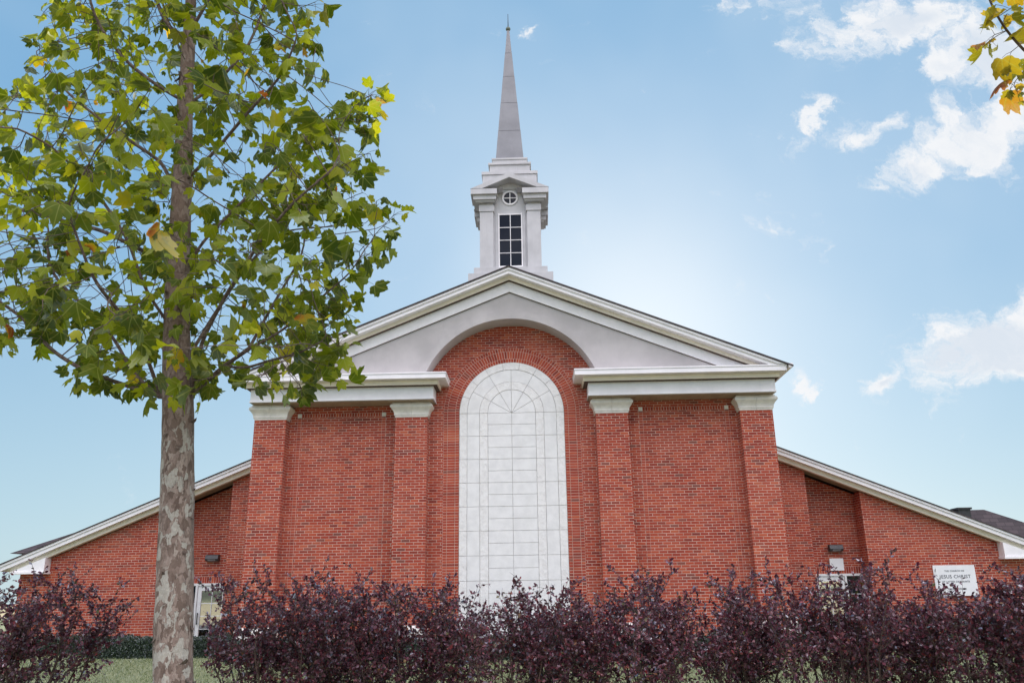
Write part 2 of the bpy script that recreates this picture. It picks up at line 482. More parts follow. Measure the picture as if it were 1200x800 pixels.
# ------------------------------------------------------------------ mesh helpers
class MB:
    def __init__(s):
        s.v, s.f, s.uv, s.mi, s.mats = [], [], [], [], []
    def mat(s, key):
        if key not in s.mats: s.mats.append(key)
        return s.mats.index(key)
    def add(s, verts, faces, key, uvs=None):
        b = len(s.v)
        k = s.mat(key)
        s.v += [tuple(p) for p in verts]
        for i, f in enumerate(faces):
            s.f.append([b+q for q in f])
            s.mi.append(k)
            s.uv.append(uvs[i] if uvs else None)
    def box(s, x0, x1, y0, y1, z0, z1, key):
        x0, x1 = min(x0, x1), max(x0, x1)
        y0, y1 = min(y0, y1), max(y0, y1)
        v = [(x, y, z) for z in (z0, z1) for y in (y0, y1) for x in (x0, x1)]
        s.add(v, [(0, 2, 3, 1), (4, 5, 7, 6), (0, 1, 5, 4), (2, 6, 7, 3), (0, 4, 6, 2), (1, 3, 7, 5)], key)
    def prism(s, poly, y0, y1, key):
        """poly = (x, z) outline, counter-clockwise seen from -y (x right, z up)"""
        a = sum(poly[i][0]*poly[(i+1) % len(poly)][1]-poly[(i+1) % len(poly)][0]*poly[i][1] for i in range(len(poly)))
        if a < 0: poly = poly[::-1]
        n = len(poly)
        v = [(x, y0, z) for x, z in poly]+[(x, y1, z) for x, z in poly]
        f = [tuple(range(n)), tuple(range(2*n-1, n-1, -1))]
        f += [(i+n, (i+1) % n+n, (i+1) % n, i) for i in range(n)]
        s.add(v, f, key)
    def loft(s, rings, key, cap=True):
        """rings of equal length, each a list of 3D points (counter-clockwise from above)"""
        n = len(rings[0])
        v = [p for r in rings for p in r]
        f = []
        for k in range(len(rings)-1):
            for i in range(n):
                j = (i+1) % n
                f.append((k*n+i, k*n+j, (k+1)*n+j, (k+1)*n+i))
        if cap:
            f.append(tuple(range(n-1, -1, -1)))
            f.append(tuple(range((len(rings)-1)*n, len(rings)*n)))
        s.add(v, f, key)
    def build(s, name, parent=None, bevel=0, smooth=False):
        me = bpy.data.meshes.new(name)
        me.from_pydata(s.v, [], s.f)
        for k in s.mats: me.materials.append(M[k])
        me.polygons.foreach_set('material_index', s.mi)
        ul = me.uv_layers.new(name='UVMap')
        for p in me.polygons:
            cu = s.uv[p.index]
            n = p.normal
            ax, ay, az = abs(n.x), abs(n.y), abs(n.z)
            for q, li in enumerate(p.loop_indices):
                if cu is not None: ul.data[li].uv = cu[q]; continue
                co = me.vertices[me.loops[li].vertex_index].co
                if ay >= ax and ay >= az: ul.data[li].uv = (co.x+.05, co.z)
                elif ax >= az: ul.data[li].uv = (co.y, co.z)
                else: ul.data[li].uv = (co.x, co.y)
        if smooth: me.polygons.foreach_set('use_smooth', [True]*len(me.polygons))
        me.update()
        o = bpy.data.objects.new(name, me)
        COL.objects.link(o)
        if parent: o.parent = parent
        if bevel:
            b = o.modifiers.new('bevel', 'BEVEL')
            b.width = bevel; b.segments = 2; b.limit_method = 'ANGLE'; b.angle_limit = rad(40)
        return o


def empty(name, loc, label=None, cat=None, group=None):
    o = bpy.data.objects.new(name, None)
    COL.objects.link(o)
    o.location = loc
    o.empty_display_size = .3
    if label: o['label'] = label
    if cat: o['category'] = cat
    if group: o['group'] = group
    return o


def mesh_np(name, verts, faces, mats, parent=None, uvs=None, smooth=False, mi=None):
    """verts (n,3) array, faces (m,k) int array"""
    me = bpy.data.meshes.new(name)
    verts = np.asarray(verts, dtype=np.float32)
    faces = np.asarray(faces, dtype=np.int32)
    m_, k_ = faces.shape
    me.vertices.add(len(verts)); me.vertices.foreach_set('co', verts.ravel())
    me.loops.add(m_*k_); me.loops.foreach_set('vertex_index', faces.ravel())
    me.polygons.add(m_)
    me.polygons.foreach_set('loop_start', np.arange(0, m_*k_, k_, dtype=np.int32))
    me.polygons.foreach_set('loop_total', np.full(m_, k_, dtype=np.int32))
    if smooth: me.polygons.foreach_set('use_smooth', np.ones(m_, dtype=bool))
    for k in mats: me.materials.append(M[k])
    if mi is not None: me.polygons.foreach_set('material_index', np.asarray(mi, dtype=np.int32))
    if uvs is not None:
        ul = me.uv_layers.new(name='UVMap')
        ul.data.foreach_set('uv', np.asarray(uvs, dtype=np.float32)[faces.ravel()].ravel())
    me.update(); me.validate()
    o = bpy.data.objects.new(name, me)
    COL.objects.link(o)
    if parent: o.parent = parent
    return o


def tubes(chains, sides):
    """chains: list of (pts (n,3), radii (n,)) -> verts, quads"""
    V, F, b = [], [], 0
    th = np.arange(sides)*2*PI/sides
    for pts, rr in chains:
        pts = np.asarray(pts, float); rr = np.asarray(rr, float)
        n = len(pts)
        if n < 2: continue
        t = np.gradient(pts, axis=0)
        t /= np.linalg.norm(t, axis=1)[:, None]+1e-9
        ref = np.array([.3, .9, .1]) if abs(t[0] @ np.array([.3, .9, .1])) < .9 else np.array([1., 0, 0])
        a = np.cross(t, ref); a /= np.linalg.norm(a, axis=1)[:, None]+1e-9
        c = np.cross(t, a)
        ring = pts[:, None, :]+rr[:, None, None]*(np.cos(th)[None, :, None]*a[:, None, :]+np.sin(th)[None, :, None]*c[:, None, :])
        V.append(ring.reshape(-1, 3))
        i = np.arange(n-1)[:, None]*sides
        j = np.arange(sides)[None, :]
        jn = (j+1) % sides
        F.append(np.stack([i+j, i+jn, i+sides+jn, i+sides+j], -1).reshape(-1, 4)+b)
        b += n*sides
    return np.concatenate(V), np.concatenate(F)


def frames(nrm, fwd_):
    """orthonormal frames: z = normal-ish, y = forward; returns x,y,z arrays"""
    y = fwd_/(np.linalg.norm(fwd_, axis=1)[:, None]+1e-9)
    x = np.cross(y, nrm); x /= np.linalg.norm(x, axis=1)[:, None]+1e-9
    z = np.cross(x, y)
    return x, y, z


def scatter(tv, tf, pos, fwd_, nrm, size, bend=None):
    """place a template leaf (tv (k,3), tf (m,3|4)) at every pos"""
    x, y, z = frames(nrm, fwd_)
    n = len(pos)
    T = np.broadcast_to(tv, (n, *tv.shape)).copy()
    if bend is not None:
        T[:, :, 2] += bend[:, 0:1]*tv[None, :, 1]**2+bend[:, 1:2]*tv[None, :, 0]**2+bend[:, 2:3]*tv[None, :, 0]*tv[None, :, 1]
    P = T[:, :, 0:1]*x[:, None, :]+T[:, :, 1:2]*y[:, None, :]+T[:, :, 2:3]*z[:, None, :]
    P = P*size[:, None, None]+pos[:, None, :]
    Fc = tf[None]+(np.arange(n)*len(tv))[:, None, None]
    uv_ = np.broadcast_to(tv[None, :, :2], (n, len(tv), 2)).reshape(-1, 2)
    return P.reshape(-1, 3), Fc.reshape(-1, tf.shape[1]), uv_


# ------------------------------------------------------------------ ground
def gz(y):
    t = min(1, max(0, (y+15)/13))
    t = t*t*(3-2*t)
    return -1.65+.36*t


ys = [-4000, -400, -60, -40, -30]+[-22+i for i in range(25)]+[10, 40, 400, 4000]
def sheet(name, x0, x1, y0, y1, dz, key):
    yy = sorted(set([y0, y1]+[q for q in ys if y0 < q < y1]))
    xs = [x0, x1]
    b = MB()
    for i in range(len(yy)-1):
        a, c = yy[i], yy[i+1]
        b.add([(x0, a, gz(a)+dz), (x1, a, gz(a)+dz), (x1, c, gz(c)+dz), (x0, c, gz(c)+dz)], [(0, 1, 2, 3)], key)
    o = b.build(name)
    o['kind'] = 'structure'
    return o


sheet('ground', -4000, 4000, -4000, 4000, -.012, 'field')
sheet('lawn', -60, 60, -16.2, 60, 0, 'lawn')
sheet('planting_bed', -60, 60, -13.75, -11.6, .004, 'mulch')
sheet('fill_pavement', -60, 60, -21.6, -16.2, .0, 'concrete')  # unseen pale strip added to bounce fill light onto the facade
sheet('road', -400, 400, -36, -21.6, -.004, 'asphalt')
sheet('road_line', -400, 400, -28.9, -28.75, .0, 'paint')
# hills beyond the field, behind the camera (they show in the door glass)
hv, hf = [], []
hb = MB()
rng = np.random.default_rng(3)
N = 60
pts = []
for i in range(N+1):
    a = rad(180+180*i/N)
    h = 30+26*math.sin(i*.31)+18*math.sin(i*.83+1)+10*math.sin(i*1.9)
    pts.append((math.cos(a), math.sin(a), max(8, h)))
for i in range(N):
    for j, (r0, k0) in enumerate(((1300, 0), (1500, .6), (1750, 1), (2100, .75))):
        pass
for i in range(N+1):
    c, s_, h = pts[i]
    for r0, k0 in ((1300, -.1), (1450, .45), (1700, 1.0), (2100, .8), (2600, -.1)):
        hv.append((c*r0, s_*r0, -2+h*k0))
for i in range(N):
    for j in range(4):
        hf.append((i*5+j, (i+1)*5+j, (i+1)*5+j+1, i*5+j+1))
hb.add(hv, hf, 'hill')
o = hb.build('hills', smooth=True); o['kind'] = 'structure'

# ------------------------------------------------------------------ church
GB = -1.45                                    # foot of the walls, a little below grade
church = empty('church', (0, 0, -1.3), 'red brick church with white gable trim, arched stone panel and tall grey steeple', 'church')
church_parts = []
def cb(b, name, parent=None, **kw):
    """build as a part of the church (or of one of its parts), geometry given in world coordinates"""
    o = b.build(name, None, **kw)
    p = parent or church
    o.parent = p
    o.matrix_parent_inverse = Matrix.Translation(-Vector(church.location))
    if p is not church: o.matrix_parent_inverse = Matrix.Identity(4)
    return o

SL = .405                                      # slope of the main gable
APEX = 8.08
W1 = 6.483                                     # outer edge of the outer pilasters
RC = 4.455                                     # springing height of every arch
# main wall
b = MB()
b.prism([(-6.45, GB), (6.45, GB), (6.45, 5.2), (0, 7.75), (-6.45, 5.2)], 0, .3, 'brick')
b.box(-6.45, -6.15, .3, 24, GB, 4.9, 'brick')
b.box(6.15, 6.45, .3, 24, GB, 4.9, 'brick')
b.prism([(-6.45, GB), (6.45, GB), (6.45, 5.2), (0, 7.75), (-6.45, 5.2)], 24.0, 24.3, 'brick')
cb(b, 'wall')

# pilasters
def pilaster(x0, x1):
    b = MB()
    b.box(x0, x1, -.30, 0, GB, 4.345, 'brick')
    p = cb(b, 'pilaster')
    b = MB()
    prof = [(4.345, .012), (4.385, .012), (4.39, .03), (4.45, .035), (4.49, .05), (4.53, .075), (4.565, .105), (4.59, .125), (4.625, .13),
            (4.63, .115), (4.66, .115), (4.662, .075), (4.705, .075)]
    for a0, a1 in ((x0, (x0+x1)/2-.003), ((x0+x1)/2+.003, x1)):
        rings = []
        for z, q in prof:
            l = a0-q if a0 == x0 else a0
            r = a1+q if a1 == x1 else a1
            rings.append([(l, -.3-q, z), (r, -.3-q, z), (r, .0, z), (l, .0, z)])
        b.loft(rings, 'cap')
    cb(b, 'capital', p)
    b = MB()
    b.box(x0-.07, x1+.07, -.37, 0, GB, -.70, 'cap')
    b.loft([[(x0-q, -.3-q, z), (x1+q, -.3-q, z), (x1+q, 0, z), (x0-q, 0, z)] for z, q in ((-.70, .07), (-.66, .06), (-.63, .03), (-.60, .01))], 'cap')
    cb(b, 'plinth', p)
for x0, x1 in ((-W1, -5.68), (-2.911, -2.108), (2.108, 2.911), (5.68, W1)):
    pilaster(x0, x1)

# brick borders framing each side bay: stacked header bands, header course, white corner blocks
for sx in (-1, 1):
    b = MB()
    for xa in (3.21, 5.37):
        x0, x1 = sorted((sx*xa, sx*(xa+.10)))
        uvs = None
        v = [(x0, -.004, GB), (x1, -.004, GB), (x1, -.004, 4.44), (x0, -.004, 4.44), (x0, .0, GB), (x1, .0, GB), (x1, .0, 4.44), (x0, .0, 4.44)]
        fu = [(0, GB), (.1, GB), (.1, 4.44), (0, 4.44)]
        b.add(v, [(0, 1, 2, 3), (4, 0, 3, 7), (1, 5, 6, 2)], 'brick_head', [fu, [(0, GB), (0, GB), (0, 4.4), (0, 4.4)], [(0, GB), (0, GB), (0, 4.4), (0, 4.4)]])
    x0, x1 = sorted((sx*3.31, sx*5.37))
    v = [(x0, -.004, 4.44), (x1, -.004, 4.44), (x1, -.004, 4.54), (x0, -.004, 4.54), (x0, .0, 4.44), (x1, .0, 4.44)]
    b.add(v, [(0, 1, 2, 3), (4, 5, 1, 0)], 'brick_soldier', [[(0, 0), (x1-x0, 0), (x1-x0, .1), (0, .1)], [(0, 0), (x1-x0, 0), (x1-x0, 0), (0, 0)]])
    cb(b, 'brick_border')
    for xa in (3.21, 5.37):
        b = MB()
        x0, x1 = sorted((sx*xa, sx*(xa+.10)))
        b.box(x0, x1, -.02, 0, 4.44, 4.54, 'cap')
        cb(b, 'corner_block')

# arched brick surround: header ring, stretcher ring, header ring, running down to the ground
b = MB()
NA = 72
for (ra, rb, key, wdt, yy) in ((1.33, 1.43, 'brick_head', .1, -.030), (1.43, 1.63, 'brick_stretch', .2, -.018), (1.63, 1.73, 'brick_head', .1, -.006)):
    rm = (ra+rb)/2
    path = [(-1, -1.45, None)]
    v, f, uvs = [], [], []
    L = RC-GB
    S_ = []                                    # (inner xz, outer xz, arclength)
    S_.append(((-ra, GB), (-rb, GB), 0))
    for i in range(NA+1):
        a = PI-PI*i/NA
        S_.append(((ra*math.cos(a), RC+ra*math.sin(a)), (rb*math.cos(a), RC+rb*math.sin(a)), L+rm*(PI-a)))
    S_.append(((ra, GB), (rb, GB), 2*L+rm*PI))
    k = round(S_[-1][2]/.0677)*.0677/S_[-1][2]
    for (pi_, po, s_) in S_:
        v += [(pi_[0], yy, pi_[1]), (po[0], yy, po[1]), (pi_[0], 0.0, pi_[1]), (po[0], 0.0, po[1])]
    for i in range(len(S_)-1):
        q = i*4
        s0, s1 = S_[i][2]*k, S_[i+1][2]*k
        f += [(q, q+4, q+5, q+1), (q+1, q+5, q+7, q+3), (q+2, q+6, q+4, q)]
        uvs += [[(0, s0), (0, s1), (wdt, s1), (wdt, s0)], [(0, s0), (0, s1), (.05, s1), (.05, s0)], [(0, s0), (0, s1), (.05, s1), (.05, s0)]]
    b.add(v, f, key, uvs)
cb(b, 'brick_arch')

# arched cast-stone panel: separate stones over a joint backing
b = MB()
arc = [(1.32*math.cos(PI*i/64), RC+1.32*math.sin(PI*i/64)) for i in range(65)]
b.prism([(-1.32, GB), (1.32, GB)]+arc[1:-1], -.012, 0, 'mortar')
cb(b, 'stone_panel')
panel = b_panel = church.children[-1]
G = .0036
def stone_rect(b, x0, x1, z0, z1, key, y=-.036):
    x0, x1 = x0+G, x1-G
    z0, z1 = z0+G, z1-G
    e = .004
    rings = [[(x0, -.0125, z0), (x1, -.0125, z0), (x1, -.0125, z1), (x0, -.0125, z1)],
             [(x0, y+e, z0), (x1, y+e, z0), (x1, y+e, z1), (x0, y+e, z1)],
             [(x0+e, y, z0+e), (x1-e, y, z0+e), (x1-e, y, z1-e), (x0+e, y, z1-e)]]
    b.loft(rings, key, cap=False)
    b.add(rings[-1], [(0, 1, 2, 3)], key)
def stone_arc(b, r0, r1, a0, a1, key, y=-.036):
    r0, r1 = r0+G, r1-G
    n = max(3, int((a1-a0)/rad(3)))
    def ring(e, yv):
        ri, ro = r0+e, r1-e
        go, gi = (G+e)/ro, (G+e)/max(ri, .05)
        o_ = [(ro*math.cos(a0+go+(a1-a0-2*go)*i/n), yv, RC+ro*math.sin(a0+go+(a1-a0-2*go)*i/n)) for i in range(n+1)]
        if r0 < .02:
            am = (a0+a1)/2
            return o_+[(.02*math.cos(am), yv, RC+.02*math.sin(am))]
        i_ = [(ri*math.cos(a1-gi-(a1-a0-2*gi)*i/n), yv, RC+ri*math.sin(a1-gi-(a1-a0-2*gi)*i/n)) for i in range(n+1)]
        return o_+i_
    rings = [ring(0, -.0125), ring(0, y+.004), ring(.004, y)]
    b.loft(rings, key, cap=False)
    m_ = len(rings[-1])
    if r0 < .02: b.add(rings[-1], [tuple(range(m_))], key)
    else:
        b.add(rings[-1], [(i, i+1, m_-2-i, m_-1-i) for i in range(n)], key)
R0, R1, R2, R3 = .605, .815, 1.13, 1.325
P_ = .2915
bS, bR = MB(), MB()
nrow = 20
for i in range(nrow):
    z1 = RC-i*P_; z0 = z1-P_
    for sx in (0, 1):
        stone_rect(bS, -R0 if sx == 0 else 0, 0 if sx == 0 else R0, z0, z1, 'stone')
for i in range(nrow//2):
    z1 = RC-i*2*P_; z0 = z1-2*P_
    stone_rect(bS, -R2, -R1, z0, z1, 'stone'); stone_rect(bS, R1, R2, z0, z1, 'stone')
    stone_rect(bR, -R1, -R0, z0, z1, 'rough', -.044); stone_rect(bR, R0, R1, z0, z1, 'rough', -.044)
    stone_rect(bR, -R3, -R2, z0, z1, 'rough', -.044); stone_rect(bR, R2, R3, z0, z1, 'rough', -.044)
for i in range(6):
    stone_arc(bS, 0, R0, rad(30*i), rad(30*i+30), 'stone')
    stone_arc(bS, R1, R2, rad(30*i), rad(30*i+30), 'stone')
for i in range(6):
    stone_arc(bR, R0, R1, rad(30*i), rad(30*i+30), 'rough', -.044)
for i in range(9):
    stone_arc(bR, R2, R3, rad(20*i), rad(20*i+20), 'rough', -.044)
cb(bS, 'smooth_stones', panel)
cb(bR, 'rough_stones', panel)

# entablatures left and right of the arch
def entablature(sx):
    b = MB()
    def bx(xa, xb, y0, z0, z1, y1=0., key='white'):
        b.box(sx*xa, sx*xb, y0, y1, z0, z1, key)
    bx(1.93, 6.53, -.60, 4.725, 5.06)          # frieze
    bx(1.915, 6.545, -.615, 4.725, 4.765)      # drip edge
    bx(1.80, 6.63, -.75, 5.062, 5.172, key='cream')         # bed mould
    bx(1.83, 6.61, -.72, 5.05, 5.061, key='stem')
    bx(1.59, 6.75, -.95, 5.174, 5.29)          # crown
    bx(1.575, 6.765, -.965, 5.292, 5.328)
    o = cb(b, 'entablature', bevel=.004)
    b = MB()
    x = 1.95
    while x < 6.5:
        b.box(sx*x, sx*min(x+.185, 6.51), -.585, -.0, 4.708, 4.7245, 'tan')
        x += .192
    cb(b, 'soffit', o)
for sx in (-1, 1): entablature(sx)

# stucco gable field with the arch cut out, arch reveal and archivolt
AR = 2.33
YT = -.585
b = MB()
def rake(z0, x): return z0-SL*abs(x)
xs = sorted(set([round(-5.6+.1*i, 3) for i in range(113)]+[AR*math.cos(PI*i/80) for i in range(81)]+[0]))
zb = lambda x: 5.30 if abs(x) >= AR-1e-6 else max(5.30, RC+math.sqrt(max(0, AR*AR-x*x)))
zt = lambda x: rake(7.60, x)
pt = [(x, zb(x), zt(x)) for x in xs if zt(x) > zb(x)]
v, f = [], []
for (x, z0, z1) in pt: v += [(x, YT, z0), (x, YT, z1)]
for i in range(len(pt)-1): f.append((2*i, 2*i+2, 2*i+3, 2*i+1))
b.add(v, f, 'stucco')
cb(b, 'gable_field')
gable = church.children[-1]
gable = [c for c in church.children if c.name == 'gable_field'][0]
b = MB()
v, f = [], []
for i in range(97):
    a = PI*i/96
    v += [(AR*math.cos(a), YT, RC+AR*math.sin(a)), (AR*math.cos(a), .0, RC+AR*math.sin(a))]
for i in range(96):
    if v[2*i][2] > 5.0 or v[2*i+2][2] > 5.0: f.append((2*i, 2*i+1, 2*i+3, 2*i+2))
b.add(v, f, 'stucco')
cb(b, 'arch_reveal', gable, smooth=True)
b = MB()
v, f = [], []
for i in range(97):
    a = PI*i/96
    for r in (AR-.004, AR+.19): v += [(r*math.cos(a), YT-.035, RC+r*math.sin(a)), (r*math.cos(a), YT+.01, RC+r*math.sin(a))]
for i in range(96):
    q = i*4
    if v[q][2] > 5.2 and v[q+4][2] > 5.2:
        f += [(q, q+2, q+6, q+4), (q, q+4, q+5, q+1), (q+2, q+3, q+7, q+6)]
b.add(v, f, 'stucco')
cb(b, 'arch_band', gable)

# raking cornice
ZC = 5.33
def rakeband(b, t, bt_, y0, y1, key, xe=6.76, zc=ZC, sides=(-1, 1)):
    for sx in sides:
        pts = [(0, t)]
        xt = (t-zc)/SL
        if xt > xe: pts += [(xe, t-SL*xe), (xe, zc)]
        else: pts += [(xt, zc)]
        xb = (bt_-zc)/SL
        if xb > xe: pts = [(0, t), (xe, t-SL*xe), (xe, bt_-SL*xe), (0, bt_)]
        else: pts += [(xb, zc), (0, bt_)]
        b.prism([(sx*x, z) for x, z in pts], y0, y1, key)
b = MB()
rakeband(b, 8.045, 7.985, -.99, .0, 'white')
rakeband(b, 7.982, 7.89, -.955, .0, 'white')
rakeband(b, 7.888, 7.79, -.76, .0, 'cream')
rakeband(b, 7.80, 7.505, -.64, -.58, 'white')
cb(b, 'raking_cornice')
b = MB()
rakeband(b, 7.7885, 7.779, -.74, -.641, 'stem', xe=6.0)  # vent slot below the bed moulding
rakeband(b, 7.5035, 7.492, -.606, -.586, 'stem', xe=5.2)   # dark strip painted as the shadow line under the rake frieze
cb(b, 'vent_slot_and_shadow_line', church.children[-1] if church.children[-1].name == 'raking_cornice' else None)
# roof
b = MB()
for sx in (-1, 1):
    b.prism([(sx*0, 8.085), (sx*6.90, 8.085-SL*6.90), (sx*6.90, 8.05-SL*6.90), (0, 8.05)], -1.02, 24.6, 'shingle')
rf = cb(b, 'roof')
for sx in (-1, 1):
    b = MB()
    b.prism([(sx*6.78, 5.34), (sx*6.90, 5.34), (sx*6.88, 5.24), (sx*6.80, 5.23)], -1.0, 24.5, 'white')
    cb(b, 'gutter', rf)

# ------------------------------------------------------------------ steeple
def sq(h, z, cy=2.08): return [(-h, cy-h, z), (h, cy-h, z), (h, cy+h, z), (-h, cy+h, z)]
CY = 2.08
b = MB()
b.box(-1.19, 1.19, CY-1.19, CY+1.19, 7.2, 8.66, 'steeple')
b.box(-1.04, 1.04, CY-1.04, CY+1.04, 8.662, 8.89, 'steeple')
st = cb(b, 'steeple', bevel=.006)
b = MB()
b.box(-.76, .76, CY-.76, CY+.76, 8.892, 11.6, 'steeple')
# gabled top of each side
for ax in (0, 1):
    for sg in (-1, 1):
        poly = [(-.76, 11.6), (.76, 11.6), (0, 11.93)]
        v = []
        for q in (.76, .3):
            for (x, z) in poly:
                v.append((x*sg, CY-sg*q, z) if ax == 0 else (sg*q, CY+x*sg, z))
        b.add(v, [(0, 1, 2), (5, 4, 3), (0, 3, 4, 1), (1, 4, 5, 2), (2, 5, 3, 0)], 'steeple')
cb(b, 'shaft', st)
def rotbox(b, k, x0, x1, y0, y1, z0, z1, key):
    """box given for the front face (y measured outward from the tower axis), turned k quarter turns"""
    c, s_ = [(1, 0), (0, 1), (-1, 0), (0, -1)][k]
    P = [(x, -y) for x, y in ((x0, y0), (x1, y1))]
    Q = [(c*x-s_*y, s_*x+c*y) for x, y in P]
    b.box(Q[0][0], Q[1][0], CY+Q[0][1], CY+Q[1][1], z0, z1, key)
# corner pilasters with capitals, one part each
for ix in (-1, 1):
    for iy in (-1, 1):
        b = MB()
        def cbx(a0, a1, z0, z1):
            xa, xb = sorted((ix*a0, ix*a1)); ya, yb = sorted((iy*a0, iy*a1))
            b.box(xa, xb, CY+ya, CY+yb, z0, z1, 'steeple')
        cbx(.49, .88, 8.892, 10.70)
        cbx(.46, .905, 10.702, 10.90)
        cbx(.50, .87, 10.902, 10.96)
        cbx(.43, 1.0, 10.962, 11.01)
        cbx(.40, 1.06, 11.012, 11.15)
        cbx(.365, 1.13, 11.152, 11.32)
        cb(b, 'corner_pilaster', st, bevel=.004)
# pediments on all four sides
b = MB()
TS = .44
for k in range(4):
    c, s_ = [(1, 0), (0, 1), (-1, 0), (0, -1)][k]
    for sg in (-1, 1):
        pts = [(0, 11.82), (1.13*sg, 11.322), (1.13*sg-sg*.30, 11.322), (0, 11.66)]
        pts = [(0, 11.82), (1.135*sg, 11.325), (.80*sg, 11.325), (0, 11.67)]
        v = []
        for q in (1.135, .2):
            for (x, z) in pts:
                xx, yy = x, -q
                v.append((c*xx-s_*yy, CY+s_*xx+c*yy, z))
        f = [(0, 1, 2, 3), (7, 6, 5, 4), (0, 4, 5, 1), (1, 5, 6, 2), (2, 6, 7, 3), (3, 7, 4, 0)]
        if sg > 0: f = [t[::-1] for t in f]
        b.add(v, f, 'steeple')
cb(b, 'pediment', st)
b = MB()
b.box(-.80, .80, CY-.80, CY+.80, 11.45, 11.93, 'steeple')
b.box(-.83, .83, CY-.83, CY+.83, 11.932, 12.03, 'steeple')
b.box(-.60, .60, CY-.60, CY+.60, 12.032, 12.36, 'steeple')
b.box(-.64, .64, CY-.64, CY+.64, 12.362, 12.43, 'steeple')
b.box(-.52, .52, CY-.52, CY+.52, 12.432, 12.58, 'steeple')
b.box(-.54, .54, CY-.54, CY+.54, 12.582, 12.64, 'steeple')
cb(b, 'stepped_base', st, bevel=.005)
# spire: sheet-metal courses with open seams
b = MB()
zs_ = [12.642, 13.70, 14.74, 15.75, 16.68, 17.60]
hw = lambda z: .425+(.035-.425)*(z-12.642)/(17.60-12.642)
for i in range(5):
    z0, z1 = zs_[i], zs_[i+1]
    b.loft([sq(hw(z0)-.002, z0), sq(hw(z1)+.004, z1-.014)], 'spire')
    if i < 4: b.loft([sq(hw(z1)-.012, z1-.0135), sq(hw(z1)-.012, z1-.0005)], 'iron')
cb(b, 'spire', st)
b = MB()
rings = []
for i in range(1, 12):
    a = PI*i/12
    rings.append([(.078*math.sin(a)*math.cos(t*PI/8), CY+.078*math.sin(a)*math.sin(t*PI/8), 17.665-.078*math.cos(a)) for t in range(16)])
b.loft(rings, 'copper')
rings = [[(r*math.cos(t*PI/4), CY+r*math.sin(t*PI/4), z) for t in range(8)] for z, r in ((17.74, .014), (18.25, .008))]
b.loft(rings, 'iron')
cb(b, 'finial', st, smooth=True)
# windows on all four sides; front ones are seen
for k in range(4):
    b = MB()
    y0 = .775
    rotbox(b, k, -.43, .43, .7605, y0, 8.90, 10.70, 'steeple')     # wide flat casing
    rotbox(b, k, -.345, -.315, y0+.0005, y0+.03, 8.97, 10.67, 'white')
    rotbox(b, k, .315, .345, y0+.0005, y0+.03, 8.97, 10.67, 'white')
    rotbox(b, k, -.3145, .3145, y0+.0005, y0+.03, 10.62, 10.65, 'white')
    rotbox(b, k, -.3145, .3145, y0+.0005, y0+.03, 8.97, 9.02, 'white')
    rotbox(b, k, -.010, .010, y0+.012, y0+.026, 9.021, 10.619, 'white')
    for i in range(1, 4):
        z = 9.02+.4*i
        rotbox(b, k, -.314, -.0145, y0+.012, y0+.025, z-.009, z+.009, 'white')
        rotbox(b, k, .0145, .314, y0+.012, y0+.025, z-.009, z+.009, 'white')
    rotbox(b, k, -.314, .314, y0+.001, y0+.010, 9.021, 10.619, 'glass')
    cb(b, 'window', st)
    b = MB()
    c, s_ = [(1, 0), (0, 1), (-1, 0), (0, -1)][k]
    def disc(r0, r1, ya, yb, key):
        v, f = [], []
        n = 40
        for i in range(n):
            a = 2*PI*i/n
            for r in (r0, r1):
                for y in (ya, yb):
                    xx, yy, zz = r*math.cos(a), -y, 11.17+r*math.sin(a)
                    v.append((c*xx-s_*yy, CY+s_*xx+c*yy, zz))
        for i in range(n):
            p, q = 4*i, 4*((i+1) % n)
            if r0 > 0: f += [(p, q, q+1, p+1)]
            f += [(p+3, q+3, q+2, p+2), (p+1, q+1, q+3, p+3)]
        b.add(v, f, key)
    disc(.185, .23, .7605, .795, 'white')
    disc(.0, .184, .7605, .770, 'glass')
    rotbox(b, k, -.012, .012, .7705, .785, 10.986, 11.354, 'white')
    rotbox(b, k, -.184, -.0125, .7705, .784, 11.158, 11.182, 'white')
    rotbox(b, k, .0125, .184, .7705, .784, 11.158, 11.182, 'white')
    cb(b, 'round_window', st)

